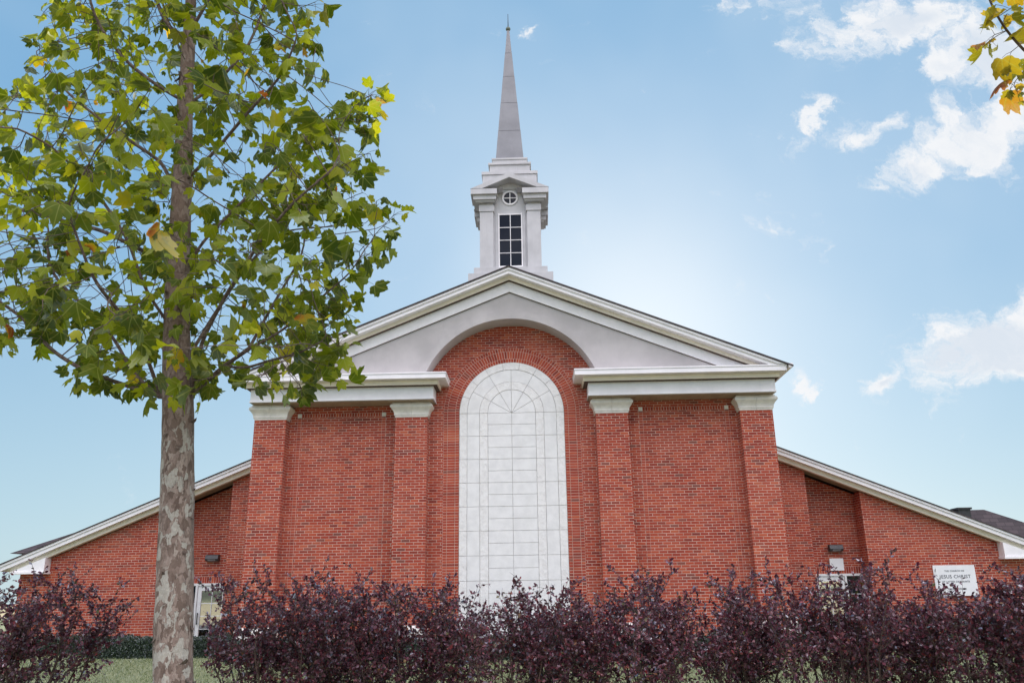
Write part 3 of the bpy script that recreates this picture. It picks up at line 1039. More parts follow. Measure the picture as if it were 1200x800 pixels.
# ------------------------------------------------------------------ side wings
YW = 3.2
WA = 6.98
WS = .41
def wz(t, x): return t-WS*abs(x)
def wing(sx):
    b = MB()
    def pr(poly, y0, y1, key): b.prism([(sx*x, z) for x, z in poly], y0, y1, key)
    top = WA-.32
    pr([(6.46, GB), (8.20, GB), (8.20, wz(top, 8.20)), (6.46, wz(top, 6.46))], YW, YW+.4, 'brick')
    pr([(9.67, GB), (14.05, GB), (14.05, wz(top, 14.05)), (9.67, wz(top, 9.67))], YW, YW+.4, 'brick')
    pr([(8.0, GB), (9.9, GB), (9.9, wz(top, 9.9)), (8.0, wz(top, 8.0))], YW+.55, YW+.8, 'brick')
    b.box(sx*8.0, sx*8.198, YW+.401, YW+.549, GB, wz(top, 8.1), 'brick')
    b.box(sx*9.672, sx*9.9, YW+.401, YW+.549, GB, wz(top, 9.9), 'brick')
    b.box(sx*13.80, sx*14.05, YW+.4005, 22, GB, wz(top, 14.05)-.02, 'brick')
    wg = cb(b, 'wing')
    b = MB()
    def rk(t, bt_, y0, y1, xa, xb, key):
        b.prism([(sx*xa, wz(t, xa)), (sx*xb, wz(t, xb)), (sx*xb, wz(bt_, xb)), (sx*xa, wz(bt_, xa))], y0, y1, key)
    rk(WA-.012, WA-.075, YW-.375, YW+.3, 6.47, 14.46, 'white')
    rk(WA-.077, WA-.185, YW-.345, YW+.3, 6.47, 14.44, 'white')
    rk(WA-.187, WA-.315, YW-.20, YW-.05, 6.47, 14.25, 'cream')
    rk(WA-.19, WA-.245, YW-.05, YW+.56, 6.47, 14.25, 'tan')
    # cornice return boxed over the corner
    zt_ = lambda x: wz(WA-.32, x)
    b.prism([(sx*13.22, .86), (sx*14.12, .86), (sx*14.12, zt_(14.12)), (sx*13.22, zt_(13.22))], YW-.30, YW-.002, 'white')
    b.box(sx*13.19, sx*14.16, YW-.33, YW-.003, .80, .858, 'white')
    cb(b, 'eave_cornice', wg)
    b = MB()
    b.prism([(sx*6.47, wz(WA+.02, 6.47)), (sx*14.56, wz(WA+.02, 14.56)), (sx*14.56, wz(WA-.010, 14.56)), (sx*6.47, wz(WA-.010, 6.47))], YW-.40, 22.3, 'shingle')
    b.prism([(sx*14.46, 1.02), (sx*14.58, 1.02), (sx*14.56, .91), (sx*14.47, .90)], YW-.38, 22.2, 'white')
    cb(b, 'wing_roof', wg)
    # cross roof rising behind
    b = MB()
    if sx < 0:
        b.add([(-17.9, 8.6, 1.70), (-15.95, 9.6, 2.55), (-9, 9.6, 2.62), (-9, 8.6, 1.70), (-17.9, 15, 1.70), (-15.95, 14, 2.55), (-9, 14, 2.62)],
              [(0, 3, 2, 1), (0, 1, 5, 4), (1, 2, 6, 5)], 'shingle')
        b.box(-17.4, -9, 8.9, 14.7, GB, 1.69, 'brick')
    else:
        b.add([(19.2, 8.6, 1.45), (16.30, 9.4, 2.70), (9, 9.4, 2.66), (9, 8.6, 1.45), (19.2, 15, 1.45), (16.3, 14, 2.70), (9, 14, 2.66)],
              [(1, 2, 3, 0), (4, 5, 1, 0), (5, 6, 2, 1)], 'shingle')
        b.box(9, 18.9, 8.9, 14.7, GB, 1.448, 'brick')
    cb(b, 'rear_roof', wg)
    if sx > 0:
        b = MB()
        b.box(14.22, 14.60, 7.0, 7.4, 1.2, 2.50, 'iron')
        b.box(14.18, 14.64, 6.95, 7.45, 2.502, 2.56, 'iron')
        cb(b, 'roof_vent', wg)
    # door in the recess
    yd = YW+.55
    b = MB()
    x0, x1 = 8.24, 9.63
    zt2, zb2 = .49, -1.33
    def bx(xa, xb, ya, yb, z0, z1, key='white_metal'): b.box(sx*xa, sx*xb, ya, yb, z0, z1, key)
    bx(x0, x1, yd-.10, yd, zt2-.06, zt2)
    bx(x0, x0+.05, yd-.10, yd, zb2, zt2-.061)
    bx(x1-.05, x1, yd-.10, yd, zb2, zt2-.061)
    bx(x0+.88, x0+.94, yd-.10, yd, zb2, zt2-.061)
    # leaf stiles and rails
    l0, l1 = x0+.055, x0+.875
    bx(l0, l0+.11, yd-.07, yd-.02, zb2, zt2-.063)
    bx(l1-.11, l1, yd-.07, yd-.02, zb2, zt2-.063)
    bx(l0+.1105, l1-.1105, yd-.07, yd-.02, zt2-.20, zt2-.063)
    bx(l0+.1105, l1-.1105, yd-.07, yd-.02, zb2, zb2+.25)
    for i in range(1, 4):
        z = zb2+.25+(zt2-.20-zb2-.25)*i/4
        bx(l0+.111, (l0+l1)/2-.011, yd-.058, yd-.045, z-.01, z+.01)
        bx((l0+l1)/2+.011, l1-.111, yd-.058, yd-.045, z-.01, z+.01)
        bx(x0+.941, x1-.051, yd-.058, yd-.045, z-.01, z+.01)
    bx((l0+l1)/2-.01, (l0+l1)/2+.01, yd-.060, yd-.044, zb2+.2505, zt2-.2005)
    d = cb(b, 'door', bevel=.003)
    b = MB()
    bx(l0+.1105, l1-.1105, yd-.043, yd-.035, zb2+.251, zt2-.201, 'door_glass')
    bx(x0+.9405, x1-.0505, yd-.043, yd-.035, zb2+.001, zt2-.062, 'glass')
    cb(b, 'glass_pane', d)
    b = MB()
    hx = l1-.055
    b.box(sx*hx-.012, sx*hx+.012, yd-.12, yd-.10, -.62, -.30, 'iron')
    b.box(sx*hx-.010, sx*hx+.010, yd-.0995, yd-.0705, -.60, -.57, 'iron')
    b.box(sx*hx-.010, sx*hx+.010, yd-.0995, yd-.0705, -.35, -.32, 'iron')
    cb(b, 'handle', d)
    # soldier course over the door
    b = MB()
    xa, xb = sorted((sx*8.205, sx*9.665))
    b.add([(xa, yd-.004, zt2), (xb, yd-.004, zt2), (xb, yd-.004, zt2+.2), (xa, yd-.004, zt2+.2), (xa, yd, zt2), (xb, yd, zt2)],
          [(0, 1, 2, 3), (4, 5, 1, 0)], 'brick_soldier', [[(0, 0), (xb-xa, 0), (xb-xa, .1), (0, .1)], [(0, 0), (xb-xa, 0), (xb-xa, 0), (0, 0)]])
    cb(b, 'door_lintel')
    # wall lamp
    b = MB()
    lx = -8.78 if sx < 0 else 8.98
    def lb(xa, xb, prof, key):
        v = [(xa, y, z) for y, z in prof]+[(xb, y, z) for y, z in prof]
        n = len(prof)
        b.add(v, [tuple(range(n)), tuple(range(2*n-1, n-1, -1))]+[(i+n, (i+1) % n+n, (i+1) % n, i) for i in range(n)], key)
    lb(lx-.19, lx+.19, [(yd, 1.10), (yd-.12, 1.10), (yd-.19, 1.16), (yd-.14, 1.27), (yd-.02, 1.29), (yd, 1.29)][::-1], 'plastic')
    lamp = cb(b, 'wall_lamp', bevel=.008)
    b = MB()
    n_ = np.array([0, -.766, -.643])
    b.add([(lx-.11, yd-.1265, 1.103), (lx+.11, yd-.1265, 1.103), (lx+.11, yd-.183, 1.151), (lx-.11, yd-.183, 1.151)], [(0, 1, 2, 3)], 'lens')
    cb(b, 'lamp_lens', lamp)
for sx in (-1, 1): wing(sx)

# wall sign on the right wing
def text(body, size, loc, parent, align='CENTER'):
    cu = bpy.data.curves.new('lettering', 'FONT')
    cu.body = body; cu.size = size; cu.align_x = align; cu.align_y = 'CENTER'
    cu.extrude = .002
    cu.space_character = 1.12
    cu.materials.append(M['ink'])
    o = bpy.data.objects.new('lettering', cu)
    COL.objects.link(o)
    o.location = loc
    bpy.context.view_layer.update()
    me = bpy.data.meshes.new_from_object(o)
    bpy.data.objects.remove(o)
    o = bpy.data.objects.new('lettering', me)
    COL.objects.link(o)
    o.location = loc
    o.rotation_euler = (PI/2, 0, 0)
    o.parent = parent
    return o
sg = empty('wall_sign', (11.92, YW-.03, .26), 'white rectangular sign board fixed to the brick of the right wing behind the purple shrubs', 'sign')
b = MB(); b.box(-.56, .56, -.01, .03, -.40, .40, 'sign'); b.build('sign_board', sg, bevel=.004)
text('THE CHURCH OF', .062, (0, -.014, .25), sg)
text('JESUS CHRIST', .125, (0, -.014, .10), sg)
text('OF LATTER-DAY SAINTS', .062, (0, -.014, -.03), sg)
text('VISITORS WELCOME', .05, (0, -.014, -.22), sg)
nb = empty('notice_board', (8.97, YW+.52, .74), 'small white notice panel on brick under the dark lamp beside the right wing', 'notice')
b = MB(); b.box(-.19, .19, -.012, .028, -.16, .17, 'sign'); b.build('notice_panel', nb, bevel=.003)

# ------------------------------------------------------------------ hedges along the walls
def hedge(x0, x1, y0, y1, z0, z1, seed, label):
    rg = np.random.default_rng(seed)
    root = empty('hedge', ((x0+x1)/2, (y0+y1)/2, z0), label, 'hedge', 'clipped green hedges along the church')
    cx, cy = (x0+x1)/2, (y0+y1)/2
    L, W, H = x1-x0, y1-y0, z1-z0
    n = int(5200*(L*H*2+L*W+W*H*2))
    P = np.stack([rg.uniform(-L/2, L/2, n), rg.uniform(-W/2, W/2, n), rg.uniform(0, H, n)], 1)
    side = rg.random(n)
    a1, a2, a3 = L*H*2, L*W, 2*W*H
    t = (a1+a2+a3)
    k = np.where(side < a1/t, 0, np.where(side < (a1+a2)/t, 1, 2))
    dep = np.abs(rg.normal(0, .035, n))
    sgn = np.where(rg.random(n) < .7, -1, 1)
    P[:, 1] = np.where(k == 0, sgn*(W/2-dep), P[:, 1])
    P[:, 2] = np.where(k == 1, H-dep, P[:, 2])
    sg2 = np.where(rg.random(n) < .5, -1, 1)
    P[:, 0] = np.where(k == 2, sg2*(L/2-dep), P[:, 0])
    lump = .03*np.sin(P[:, 0]*5+seed)+.02*np.sin(P[:, 0]*13)+.015*np.sin(P[:, 0]*31+P[:, 1]*9)
    P[:, 2] += lump*(P[:, 2]/H)
    P[:, 1] *= 1+lump*.6
    nrm = rg.normal(0, .7, (n, 3)); nrm[:, 2] += .5
    nrm[:, 1] += np.where(k == 0, sgn*.8, 0)
    fw_ = rg.normal(0, 1, (n, 3))
    tv = np.array([(0, 0, 0), (.35, .5, .06), (0, 1, 0), (-.35, .5, .06)])
    V_, F_, u_ = scatter(tv, np.array([(0, 1, 2, 3)]), P, fw_, nrm, rg.uniform(.025, .045, n))
    o = mesh_np('foliage', V_, F_, ['hedge'], root)
    b = MB(); b.box(-L/2+.05, L/2-.05, -W/2+.05, W/2-.05, 0, H-.06, 'hedge')
    b.build('branch_core', root)
hedge(-12.7, -10.75, 1.9, 2.7, -1.32, -.86, 1, 'dark clipped hedge at the left end of the left wing, furthest left')
hedge(-10.35, -6.6, .3, 1.4, -1.36, -.83, 2, 'dark clipped hedge in front of the left glass door, behind the sycamore trunk')
hedge(-6.25, 6.25, -1.7, -.75, -1.40, -.86, 3, 'long low dark hedge below the arched white panel along the main facade')
hedge(6.7, 13.4, .3, 1.3, -1.36, -.70, 4, 'dark clipped hedge along the right wing below the white sign')

# ------------------------------------------------------------------ sycamores
# leaf template: five lobes, toothed, base at origin, tip +y, unit length
def leaf_template():
    key = [(-178, .05), (-150, .34), (-128, .52), (-112, .42), (-98, .50), (-84, .66), (-68, .74), (-60, .56), (-48, .52), (-40, .64), (-32, .78), (-24, .92)]
    c0 = np.array([0, .34])
    out = []
    prof = [(8, 1.0), (15, .70), (24, .58), (33, .55), (45, .62), (57, .82), (66, .60), (80, .46), (96, .52), (112, .62), (126, .46), (150, .34)]
    pts = [(0, 1.0)]
    tip = [(.07, .80), (.16, .74), (.14, .62), (.30, .66), (.52, .74), (.46, .56), (.50, .42), (.38, .36), (.56, .22), (.40, .08), (.26, .02), (.10, .06)]
    tip = [(.08, .88), (.15, .84), (.22, .72), (.25, .64), (.34, .66), (.43, .73), (.55, .72), (.54, .60), (.60, .50), (.51, .42), (.50, .33), (.58, .22), (.53, .10), (.42, .06), (.34, -.04), (.20, -.06), (.10, -.01)]
    r = [(0, 1.0)]+tip+[(0, .05)]
    l = [(-x, y) for x, y in tip[::-1]]
    ring = r+l
    v = [(0, .40, 0)]+[(x, y, 0) for x, y in ring]
    n = len(ring)
    f = [(0, 1+(i+1) % n, 1+i) for i in range(n)]
    # a mid ring so the blade can curl
    mid = [(x*.55, .40+(y-.40)*.55, 0) for x, y in ring]
    v = [(0, .40, 0)]+mid+[(x, y, 0) for x, y in ring]
    f = []
    for i in range(n):
        j = (i+1) % n
        f.append((0, 1+j, 1+i))
        f.append((1+i, 1+j, 1+n+j)); f.append((1+i, 1+n+j, 1+n+i))
    return np.array(v, float), np.array(f)
LTV, LTF = leaf_template()


def inside(poly, x, y):
    c = False
    n = len(poly)
    for i in range(n):
        x1, y1 = poly[i]; x2, y2 = poly[(i+1) % n]
        if (y1 > y) != (y2 > y) and x < (x2-x1)*(y-y1)/(y2-y1)+x1: c = not c
    return c


def grow(starts, att, step=.07, kill=.10, infl=1.3, iters=160, rg=None):
    """space colonisation; starts = list of (points, parent index list)"""
    pts, par = list(starts[0]), list(starts[1])
    P = np.array(pts); A = np.array(att)
    alive = np.ones(len(A), bool)
    d = np.full(len(A), 1e9); near = np.zeros(len(A), int)
    def upd(newi):
        nonlocal d, near
        Q = np.array([pts[i] for i in newi])
        dd = np.linalg.norm(A[:, None, :]-Q[None, :, :], axis=2)
        k = dd.argmin(1); m_ = dd[np.arange(len(A)), k]
        b_ = m_ < d
        d = np.where(b_, m_, d); near = np.where(b_, np.array(newi)[k], near)
    upd(list(range(len(pts))))
    for it in range(iters):
        act = alive & (d < infl)
        if not act.any(): infl *= 1.3; act = alive & (d < infl)
        if not act.any(): break
        ids = np.unique(near[act])
        new = []
        for i in ids:
            sel = act & (near == i)
            p = np.array(pts[i])
            v = A[sel]-p
            v = (v/(np.linalg.norm(v, axis=1)[:, None]+1e-9)).sum(0)
            v += rg.normal(0, .12, 3)+np.array([0, 0, .12])
            nv = np.linalg.norm(v)
            if nv < .15: continue
            q = p+v/nv*step
            new.append(len(pts)); pts.append(q); par.append(int(i))
        if not new: break
        upd(new)
        alive &= d > kill
        if not alive.any(): break
    return np.array(pts), np.array(par)


def smooth_path(P, n):
    P = np.asarray(P, float)
    s = np.concatenate([[0], np.cumsum(np.linalg.norm(np.diff(P, axis=0), axis=1))])
    t = np.linspace(0, s[-1], n)
    Q = np.stack([np.interp(t, s, P[:, k]) for k in range(3)], 1)
    for _ in range(3): Q[1:-1] = (Q[:-2]+2*Q[1:-1]+Q[2:])/4
    return Q


def sycamore(name, label, seed, TY, trunk_px, trunk_r, limbs, poly, natt, leaf_key, nleaf_per, ry, top_z, spacing=.07, ycen=0.):
    rg = np.random.default_rng(seed)
    tp = np.array([un(x, y, TY) for x, y in trunk_px])
    base = tp[0].copy()
    gzz = gz(TY)
    d = (tp[1]-tp[0])/(tp[1][2]-tp[0][2])
    base = tp[0]+d*(gzz-.05-tp[0][2])
    tp = np.vstack([base, tp])
    tr = np.array([trunk_r[0]*1.12]+list(trunk_r))
    root = empty(name, (base[0], base[1], gzz), label, 'tree', 'sycamores in front of the church')
    org = np.array([base[0], base[1], gzz])
    # trunk
    n = 120
    s = np.concatenate([[0], np.cumsum(np.linalg.norm(np.diff(tp, axis=0), axis=1))])
    path = smooth_path(tp, n)
    rr = np.interp(np.linspace(0, s[-1], n), s, tr)
    rr[:8] *= np.linspace(1.35, 1, 8)
    V_, F_ = tubes([(path, rr)], 32)
    V_ = V_.reshape(n, 32, 3)
    ctr = path[:, None, :]
    th = np.arange(32)*2*PI/32
    zz = path[:, 2][:, None]
    wob = 1+.02*np.sin(5*th[None]+zz*23)*np.sin(zz*17+th[None]*2)+.035*np.sin(2*th[None]+zz*1.7)+.022*np.sin(3*th[None]-zz*3.1)+.014*np.sin(7*th[None]+zz*9)+rg.normal(0, .008, (n, 32))
    V_ = (ctr+(V_-ctr)*wob[:, :, None]).reshape(-1, 3)
    # limbs: traced in the picture plane, each with its own run in depth
    pts = [path[i] for i in range(n)]
    par = [-1]+list(range(n-1))
    ntr = n
    for (lpx, dy0, dy1) in limbs:
        k = len(lpx)
        L = np.array([un(x, y, TY+dy0+(dy1-dy0)*i/(k-1)) for i, (x, y) in enumerate(lpx)])
        L = smooth_path(L, max(4, int(np.linalg.norm(np.diff(L, axis=0), axis=1).sum()/.06)))
        P = np.array(pts)
        prev = int(np.linalg.norm(P-L[0], axis=1).argmin())
        for q in L:
            par.append(prev); prev = len(pts); pts.append(q)
    # crown volume: silhouette swept through a rounded depth
    att = []
    xs_ = [p[0] for p in poly]; ys_ = [p[1] for p in poly]
    tries = 0
    while len(att) < natt and tries < natt*60:
        tries += 1
        x, y = rg.uniform(min(xs_), max(xs_)), rg.uniform(min(ys_), max(ys_))
        if not inside(poly, x, y): continue
        row = [q for q in range(int(min(xs_)), int(max(xs_)), 12) if inside(poly, q, y)]
        if not row: continue
        hw_ = max(20, (row[-1]-row[0])/2); cxr = (row[-1]+row[0])/2
        e = math.sqrt(max(.02, 1-min(1, abs(x-cxr)/hw_)**2))
        dy = rg.uniform(-1, 1)*ry*e*min(1, hw_/160)
        p = un(x, y, TY+ycen+dy)
        if p[2] > top_z: continue
        if math.sin(p[0]*4.1+1)*math.sin(p[1]*3.7)*math.sin(p[2]*4.6+.5)+.25*math.sin(p[0]*11+p[2]*9) < rg.uniform(-.85, .10): continue
        att.append(p)
    att = np.array(att)
    P, par = grow((pts, par), att, spacing, spacing*1.5, 1.2, 200, rg)
    N = len(P)
    # radii, pipe model
    ch = [[] for _ in range(N)]
    for i in range(1, N):
        if par[i] >= 0: ch[par[i]].append(i)
    R = np.full(N, .0028)
    for i in range(N-1, -1, -1):
        if ch[i]:
            R[i] = max(R[i], sum(R[c]**2.35 for c in ch[i])**(1/2.35))
    R = np.minimum(R, .052)
    chains = []
    for i in range(N):
        for j, c in enumerate(ch[i]):
            if i < ntr and c < ntr: continue
            # start a chain when i is trunk, or c is not the thickest child
            main = max(ch[i], key=lambda q: R[q])
            if i >= ntr and c == main and par[i] >= 0: continue
            seq = [i, c]
            while ch[seq[-1]]:
                seq.append(max(ch[seq[-1]], key=lambda q: R[q]))
            r_ = R[seq].copy(); r_[0] = R[c]
            if i < ntr: r_[0] *= 1.25; r_[1] *= 1.1
            chains.append((P[seq], r_))
    for k_ in range(len(chains)):
        p_, r_ = chains[k_]
        if len(p_) > 3:
            q_ = p_.copy(); q_[1:-1] = (p_[:-2]+2*p_[1:-1]+p_[2:])/4; chains[k_] = (q_, r_)
    V2, F2 = tubes(chains, 7)
    # bark flakes peeling off the trunk
    nf = 46
    fi = rg.integers(10, int(n*.62), nf); ft = rg.uniform(0, 2*PI, nf)
    dirs = np.stack([np.cos(ft), np.sin(ft), np.zeros(nf)], 1)
    fp = path[fi]+dirs*rr[fi][:, None]*.99
    tv = np.array([(-.5, 0, 0), (.5, .1, 0), (.6, .6, .12), (.1, 1, .35), (-.45, .7, .16)])
    V3, F3, _ = scatter(tv, np.array([(0, 1, 2), (0, 2, 3), (0, 3, 4)]), fp, np.stack([dirs[:, 0]*.35, dirs[:, 1]*.35, rg.choice([-1, 1], nf)], 1), dirs, rg.uniform(.025, .06, nf))
    F3q = np.concatenate([F3[0::3], F3[1::3], F3[2::3]])
    F3q = np.stack([F3.reshape(-1, 3, 3)[:, 0, 0], F3.reshape(-1, 3, 3)[:, 0, 1], F3.reshape(-1, 3, 3)[:, 0, 2], F3.reshape(-1, 3, 3)[:, 1, 2]], 1)
    o = mesh_np('trunk', np.vstack([V_, V3])-org, np.vstack([F_, F3q+len(V_)]), ['bark', 'branch'], root, smooth=True,
                mi=np.concatenate([np.zeros(len(F_), int), np.ones(len(F3q), int)]))
    mesh_np('branches', V2-org, F2, ['branch'], root, smooth=True)
    # leaves: around every attraction point, each on a petiole from the nearest twig
    A = np.repeat(att, nleaf_per, axis=0)
    A = A+rg.normal(0, .045, A.shape)
    thin = np.where((R < .012))[0]
    thin = thin[thin >= ntr]
    T = P[thin]
    idx = np.empty(len(A), int)
    for s0 in range(0, len(A), 400):
        idx[s0:s0+400] = np.linalg.norm(A[s0:s0+400, None]-T[None], axis=2).argmin(1)
    B = T[idx]
    dv = A-B
    dl = np.linalg.norm(dv, axis=1)[:, None]+1e-6
    ok = (dl[:, 0] < .45)
    A, B, dv, dl = A[ok], B[ok], dv[ok], dl[ok]
    pet = np.clip(dl, .03, .13)
    A = B+dv/dl*pet
    pc = [(np.array([B[i], (A[i]+B[i])/2+np.array([0, 0, .008]), A[i]]), np.array([.0022, .0016, .0014])) for i in range(len(A))]
    V4, F4 = tubes(pc, 3)
    nl = len(A)
    fwd_ = dv/dl*.8+rg.normal(0, .45, (nl, 3))+np.array([0, 0, -.55])
    nrm = rg.normal(0, .55, (nl, 3))+np.array([0, 0, .75])+dv/dl*.35
    size = np.clip(rg.normal(.094, .033, nl), .04, .18)
    bend = np.stack([rg.normal(-.35, .38, nl), rg.normal(-.3, .75, nl), rg.normal(0, .5, nl)], 1)
    V5, F5, u5 = scatter(LTV, LTF, A, fwd_, nrm, size, bend)
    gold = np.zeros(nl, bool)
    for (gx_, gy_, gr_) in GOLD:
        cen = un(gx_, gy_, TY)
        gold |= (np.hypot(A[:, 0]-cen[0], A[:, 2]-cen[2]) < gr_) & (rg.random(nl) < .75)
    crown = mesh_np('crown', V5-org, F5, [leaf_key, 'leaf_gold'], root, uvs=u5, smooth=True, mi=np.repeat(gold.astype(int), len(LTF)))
    mesh_np('leaf_stalks', V4-org, F4, ['stem'], crown)
    return root, nl, N


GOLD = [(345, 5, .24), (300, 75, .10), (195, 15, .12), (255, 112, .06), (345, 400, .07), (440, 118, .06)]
poly1 = [(-150, 330), (-90, 400), (0, 425), (12, 300), (30, 415), (60, 400), (95, 440), (130, 462), (180, 470), (232, 470), (262, 440), (300, 448), (330, 462), (345, 474),
         (362, 452), (400, 455), (405, 400), (430, 368), (405, 358), (440, 325), (470, 290), (484, 250), (462, 232), (440, 215), (447, 150), (457, 125),
         (440, 95), (415, 112), (395, 130), (380, 120), (372, 75), (385, 10), (395, -80), (370, -220), (300, -380), (200, -420), (80, -330), (-40, -180), (-110, 0), (-160, 180)]
poly1 = [(-150, 330), (-90, 400), (0, 415), (30, 405), (60, 400), (95, 440), (130, 462), (180, 470), (232, 470), (262, 440), (300, 448), (330, 462), (345, 474),
         (362, 452), (400, 452), (405, 400), (430, 368), (405, 358), (440, 325), (470, 290), (482, 250), (462, 232), (440, 215), (447, 150), (457, 125),
         (440, 95), (415, 112), (395, 130), (378, 120), (372, 75), (380, 10), (385, -80), (360, -220), (300, -380), (200, -420), (80, -330), (30, -120), (60, 0), (25, 50), (15, 100), (-60, 110), (-160, 180)]
limbs1 = [
    ([(190, 466), (154, 437), (137, 400), (112, 371), (84, 345), (62, 325), (54, 298), (58, 262)], 0, -.35),
    ([(188, 464), (137, 448), (96, 433), (62, 412), (25, 371), (-20, 340)], 0, .45),
    ([(188, 462), (167, 404), (142, 367), (110, 330), (80, 250)], 0, -.9),
    ([(226, 460), (262, 429), (292, 408), (333, 387), (358, 362), (375, 350), (410, 320)], 0, -.25),
    ([(292, 408), (312, 371), (330, 340), (354, 300), (362, 250)], -.1, .5),
    ([(262, 429), (290, 432), (317, 421), (350, 415), (385, 395)], -.05, -.55),
    ([(224, 455), (236, 400), (262, 350), (300, 290), (340, 240), (400, 190)], 0, -.8),
    ([(220, 420), (250, 370), (290, 310), (330, 270), (430, 262)], 0, .9),
    ([(205, 390), (170, 340), (150, 280), (110, 220), (60, 170), (20, 150)], 0, -.8),
    ([(205, 350), (180, 300), (120, 270), (40, 250), (-40, 230)], 0, .8),
    ([(208, 330), (240, 280), (290, 230), (350, 170), (400, 120)], 0, .4),
    ([(212, 240), (190, 190), (130, 150), (80, 110), (40, 60)], 0, .6),
    ([(214, 215), (250, 180), (292, 130), (330, 90), (350, 40)], 0, -.6),
    ([(219, 121), (183, 100), (146, 71), (117, 33), (104, 0), (100, -60)], 0, -.3),
    ([(219, 125), (250, 100), (285, 65), (300, 35), (312, 0), (320, -60)], 0, .25),
    ([(221, 60), (190, 20), (170, -40), (140, -120)], 0, .3),
    ([(222, 40), (250, -10), (270, -80), (280, -160)], 0, -.3)]
sycamore('sycamore_tree', 'tall sycamore with peeling bark and green leaves before the left side of the church', 11, -14.6,
         [(203, 800), (203, 740), (205, 690), (207, 620), (208, 540), (208, 465), (207, 400), (208, 340), (211, 270), (214, 200), (217, 120), (222, 40), (226, -60), (228, -180), (226, -300)],
         [.124, .122, .119, .114, .112, .111, .100, .092, .080, .070, .060, .050, .035, .02, .008], limbs1, poly1, 1800, 'leaf', 2, 1.35, 7.4)
poly2 = [(1140, -60), (1135, 10), (1150, 40), (1140, 62), (1162, 78), (1185, 60), (1200, 70), (1172, 104), (1190, 112), (1205, 122), (1300, 180), (1400, 300), (1500, 330), (1640, 300), (1800, 150),
         (1850, -50), (1750, -250), (1600, -380), (1450, -380), (1300, -260), (1200, -180)]
limbs2 = [([(1440, 260), (1350, 170), (1270, 115), (1205, 65), (1180, 38), (1163, 10), (1150, -25)], 0, -.45),
          ([(1440, 250), (1380, 100), (1320, 0), (1260, -80)], 0, .4),
          ([(1445, 260), (1520, 180), (1600, 90), (1700, 30)], 0, .3),
          ([(1450, 120), (1520, 0), (1600, -120)], 0, -.4),
          ([(1450, 60), (1400, -60), (1360, -160)], 0, -.5)]
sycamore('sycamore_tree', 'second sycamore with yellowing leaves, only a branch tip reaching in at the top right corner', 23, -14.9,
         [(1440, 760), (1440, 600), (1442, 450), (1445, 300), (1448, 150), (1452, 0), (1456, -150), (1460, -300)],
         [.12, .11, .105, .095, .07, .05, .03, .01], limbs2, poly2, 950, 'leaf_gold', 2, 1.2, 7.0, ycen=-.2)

# ------------------------------------------------------------------ purple shrubs
STV = np.array([(0, 0, 0), (.30, .38, .07), (.24, .72, .06), (0, 1, -.04), (-.24, .72, .06), (-.30, .38, .07), (0, .45, -.03)])
STF = np.array([(6, 0, 1), (6, 1, 2), (6, 2, 3), (6, 3, 4), (6, 4, 5), (6, 5, 0)])


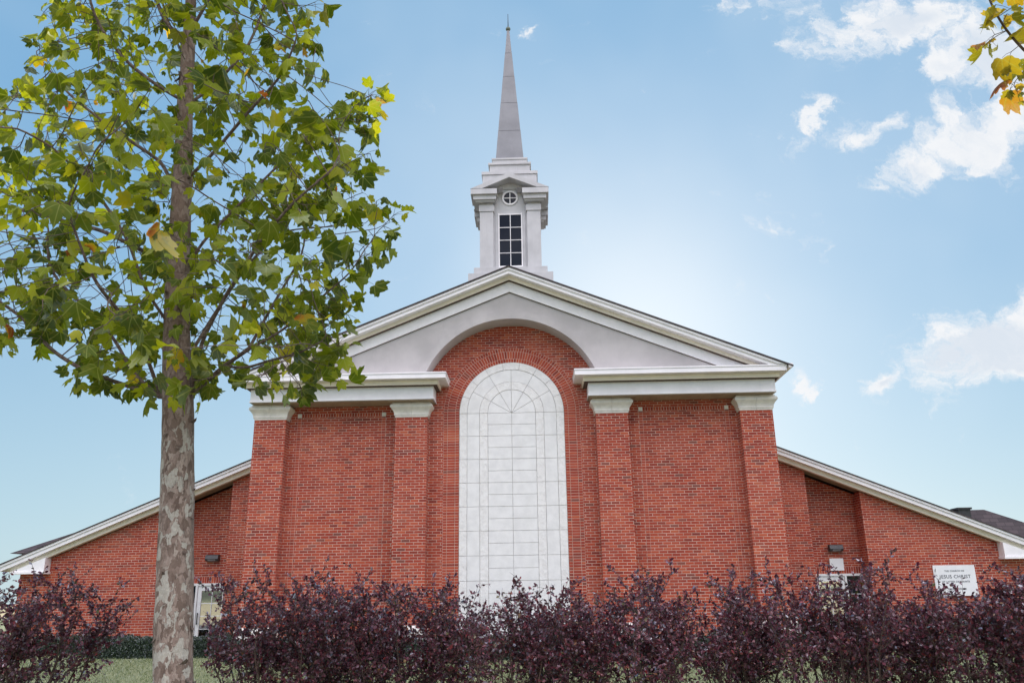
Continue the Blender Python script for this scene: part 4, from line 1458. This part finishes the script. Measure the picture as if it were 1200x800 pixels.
def shrub(px, pytop, Yd, half, seed, label, dens=1.0, nst=15):
    rg = np.random.default_rng(seed)
    top = un(px, pytop+7, Yd)
    gzz = gz(Yd)
    org = np.array([top[0], Yd, gzz])
    H = top[2]-gzz
    root = empty('purple_shrub', tuple(org), label, 'shrub', 'row of purple leaved shrubs')
    chains, twigs = [], []
    LP, LD = [], []
    for s in range(nst):
        az = rg.uniform(0, 2*PI)
        lean = (rg.uniform(.05, 1.0)**.8)*half*1.0
        hh = H*(1-.16*(lean/half)**2)*rg.uniform(.80, 1.02)
        b0 = np.array([math.cos(az), math.sin(az), 0])*rg.uniform(.02, .14)
        n = 14
        t = np.linspace(0, 1, n)
        out = np.array([math.cos(az), math.sin(az)*.8])
        path = np.stack([b0[0]+out[0]*lean*t**.85, b0[1]+out[1]*lean*t**.85, hh*t], 1)
        path[1:] += np.cumsum(rg.normal(0, .013, (n-1, 3)), axis=0)
        r0 = rg.uniform(.008, .015)
        chains.append((path, r0*(1-t)**.7+.002))
        for k in range(2, n):
            f = k/(n-1)
            m_ = rg.poisson(1.0 if f < .3 else 3.0 if f < .9 else 2.5)
            for _ in range(m_):
                a2 = rg.uniform(0, 2*PI)
                dirv = np.array([math.cos(a2), math.sin(a2), rg.uniform(.1, 1.1)])
                dirv /= np.linalg.norm(dirv)
                ln = rg.uniform(.16, .42)*(1.15-f*.45)
                q = 6
                u_ = np.linspace(0, 1, q)
                sub = path[k]+dirv*ln*u_[:, None]+np.array([0, 0, .06])*u_[:, None]**2+np.cumsum(rg.normal(0, .007, (q, 3)), axis=0)
                sub[0] = path[k]
                twigs.append((sub, .0042*(1-u_*.75)))
                tw = [sub]
                for _2 in range(rg.integers(2, 5)):
                    i0 = rg.integers(1, q)
                    d2 = dirv+rg.normal(0, .7, 3); d2 /= np.linalg.norm(d2)
                    s2 = sub[i0]+d2*rg.uniform(.06, .17)*np.linspace(0, 1, 4)[:, None]
                    twigs.append((s2, np.array([.0022, .0018, .0014, .001])))
                    tw.append(s2)
                low = 0.16 if path[k][2] < H*.47 else .55 if path[k][2] < H*.56 else 1.0
                for p_ in tw:
                    L = np.linalg.norm(p_[-1]-p_[0])
                    m2 = int(L/.013*low*dens*rg.uniform(.6, 1.15))
                    for _3 in range(m2):
                        u1 = rg.uniform(.15, 1)*(len(p_)-1)
                        i1 = min(int(u1), len(p_)-2)
                        LP.append(p_[i1]+(p_[i1+1]-p_[i1])*(u1-i1))
                        LD.append(p_[-1]-p_[0])
    # a few long shoots above the top
    for s in range(4):
        src = chains[rg.integers(0, len(chains))][0]
        p0 = src[-4]
        d_ = np.array([rg.normal(0, .25), rg.normal(0, .2), 1]); d_ /= np.linalg.norm(d_)
        q = 8; u_ = np.linspace(0, 1, q)
        sub = p0+d_*rg.uniform(.22, .40)*u_[:, None]+np.cumsum(rg.normal(0, .006, (q, 3)), axis=0)
        twigs.append((sub, .004*(1-u_*.7)))
        for _3 in range(34):
            u1 = rg.uniform(.1, 1)*(q-1); i1 = min(int(u1), q-2)
            LP.append(sub[i1]+(sub[i1+1]-sub[i1])*(u1-i1)); LD.append(d_*.2)
    LP, LD = np.array(LP), np.array(LD)
    nl = len(LP)
    LD /= np.linalg.norm(LD, axis=1)[:, None]+1e-9
    fwd_ = LD*.55+rg.normal(0, .6, (nl, 3)); nrm = rg.normal(0, .6, (nl, 3))+np.array([0, 0, .55])
    V_, F_, u_ = scatter(STV, STF, LP, fwd_, nrm, np.clip(rg.normal(.034, .008, nl), .015, .055))
    cr = mesh_np('foliage', V_, F_, ['purple'], root, smooth=True)
    V2, F2 = tubes(chains, 6)
    V3, F3 = tubes(twigs, 3)
    mesh_np('stems', V2, F2, ['stem'], root, smooth=True)
    mesh_np('twigs', V3, F3, ['stem'], cr)
    return nl

SHR = [(30, 674, -12.7, .70, 'leftmost full purple shrub, standing left of the sycamore trunk below the wing eave'),
       (330, 676, -12.5, .82, 'wide purple shrub just right of the sycamore trunk, before the outer left pilaster'),
       (482, 690, -12.3, .62, 'purple shrub before the pilaster left of the white arched panel'),
       (592, 694, -12.7, .60, 'thin open purple shrub through which the white arched panel shows'),
       (742, 684, -12.5, .84, 'wide purple shrub between the white arched panel and the right brick bay'),
       (868, 690, -12.2, .56, 'purple shrub before the outer right pilaster'),
       (962, 676, -12.5, .76, 'dense purple shrub in front of the right recessed doorway and its notice panel'),
       (1128, 676, -12.5, .82, 'wide purple shrub standing in front of the white wall sign'),
       (418, 692, -12.0, .50, 'small purple shrub before the left brick bay, between two wider shrubs'),
       (662, 696, -12.1, .50, 'small purple shrub at the right edge of the white arched panel'),
       (1048, 694, -12.1, .52, 'small purple shrub below the recessed doorway, left of the white wall sign'),
       (1252, 654, -12.5, .60, 'purple shrub cut off by the right edge of the picture'),
       (-78, 690, -12.2, .50, 'purple shrub cut off by the left edge of the picture')]
tot = 0
for i, (px, pt_, yd, hf_, lab) in enumerate(SHR):
    tot += shrub(px, pt_, yd, hf_, 100+i, lab, dens=.6 if i == 3 else .95, nst=10 if i == 3 else 17 if hf_ > .7 else 14)
print('shrub leaves', tot)

# ------------------------------------------------------------------ grass
rg = np.random.default_rng(5)
n = 90000
gx = rg.uniform(-13, 13, n); gy = rg.uniform(-11.5, 3.0, n)
keep = (gy < -1.8) | (np.abs(gx) > 6.6)
gx, gy = gx[keep], gy[keep]; n = len(gx)
tt = np.clip((gy+15)/13, 0, 1); tt = tt*tt*(3-2*tt)
GP = np.stack([gx, gy, -1.65+.36*tt], 1)
tv = np.array([(-.10, 0, 0), (.10, 0, 0), (.05, .6, .12), (0, 1, .35)])
V_, F_, u_ = scatter(tv, np.array([(0, 1, 2, 3)]), GP, np.stack([rg.normal(0, .5, n), rg.normal(0, .5, n), np.ones(n)], 1), rg.normal(0, 1, (n, 3)), rg.uniform(.03, .07, n))
o = mesh_np('grass', V_, F_, ['grass']); o['kind'] = 'stuff'; o['label'] = 'short mown pale green grass in front of the church'
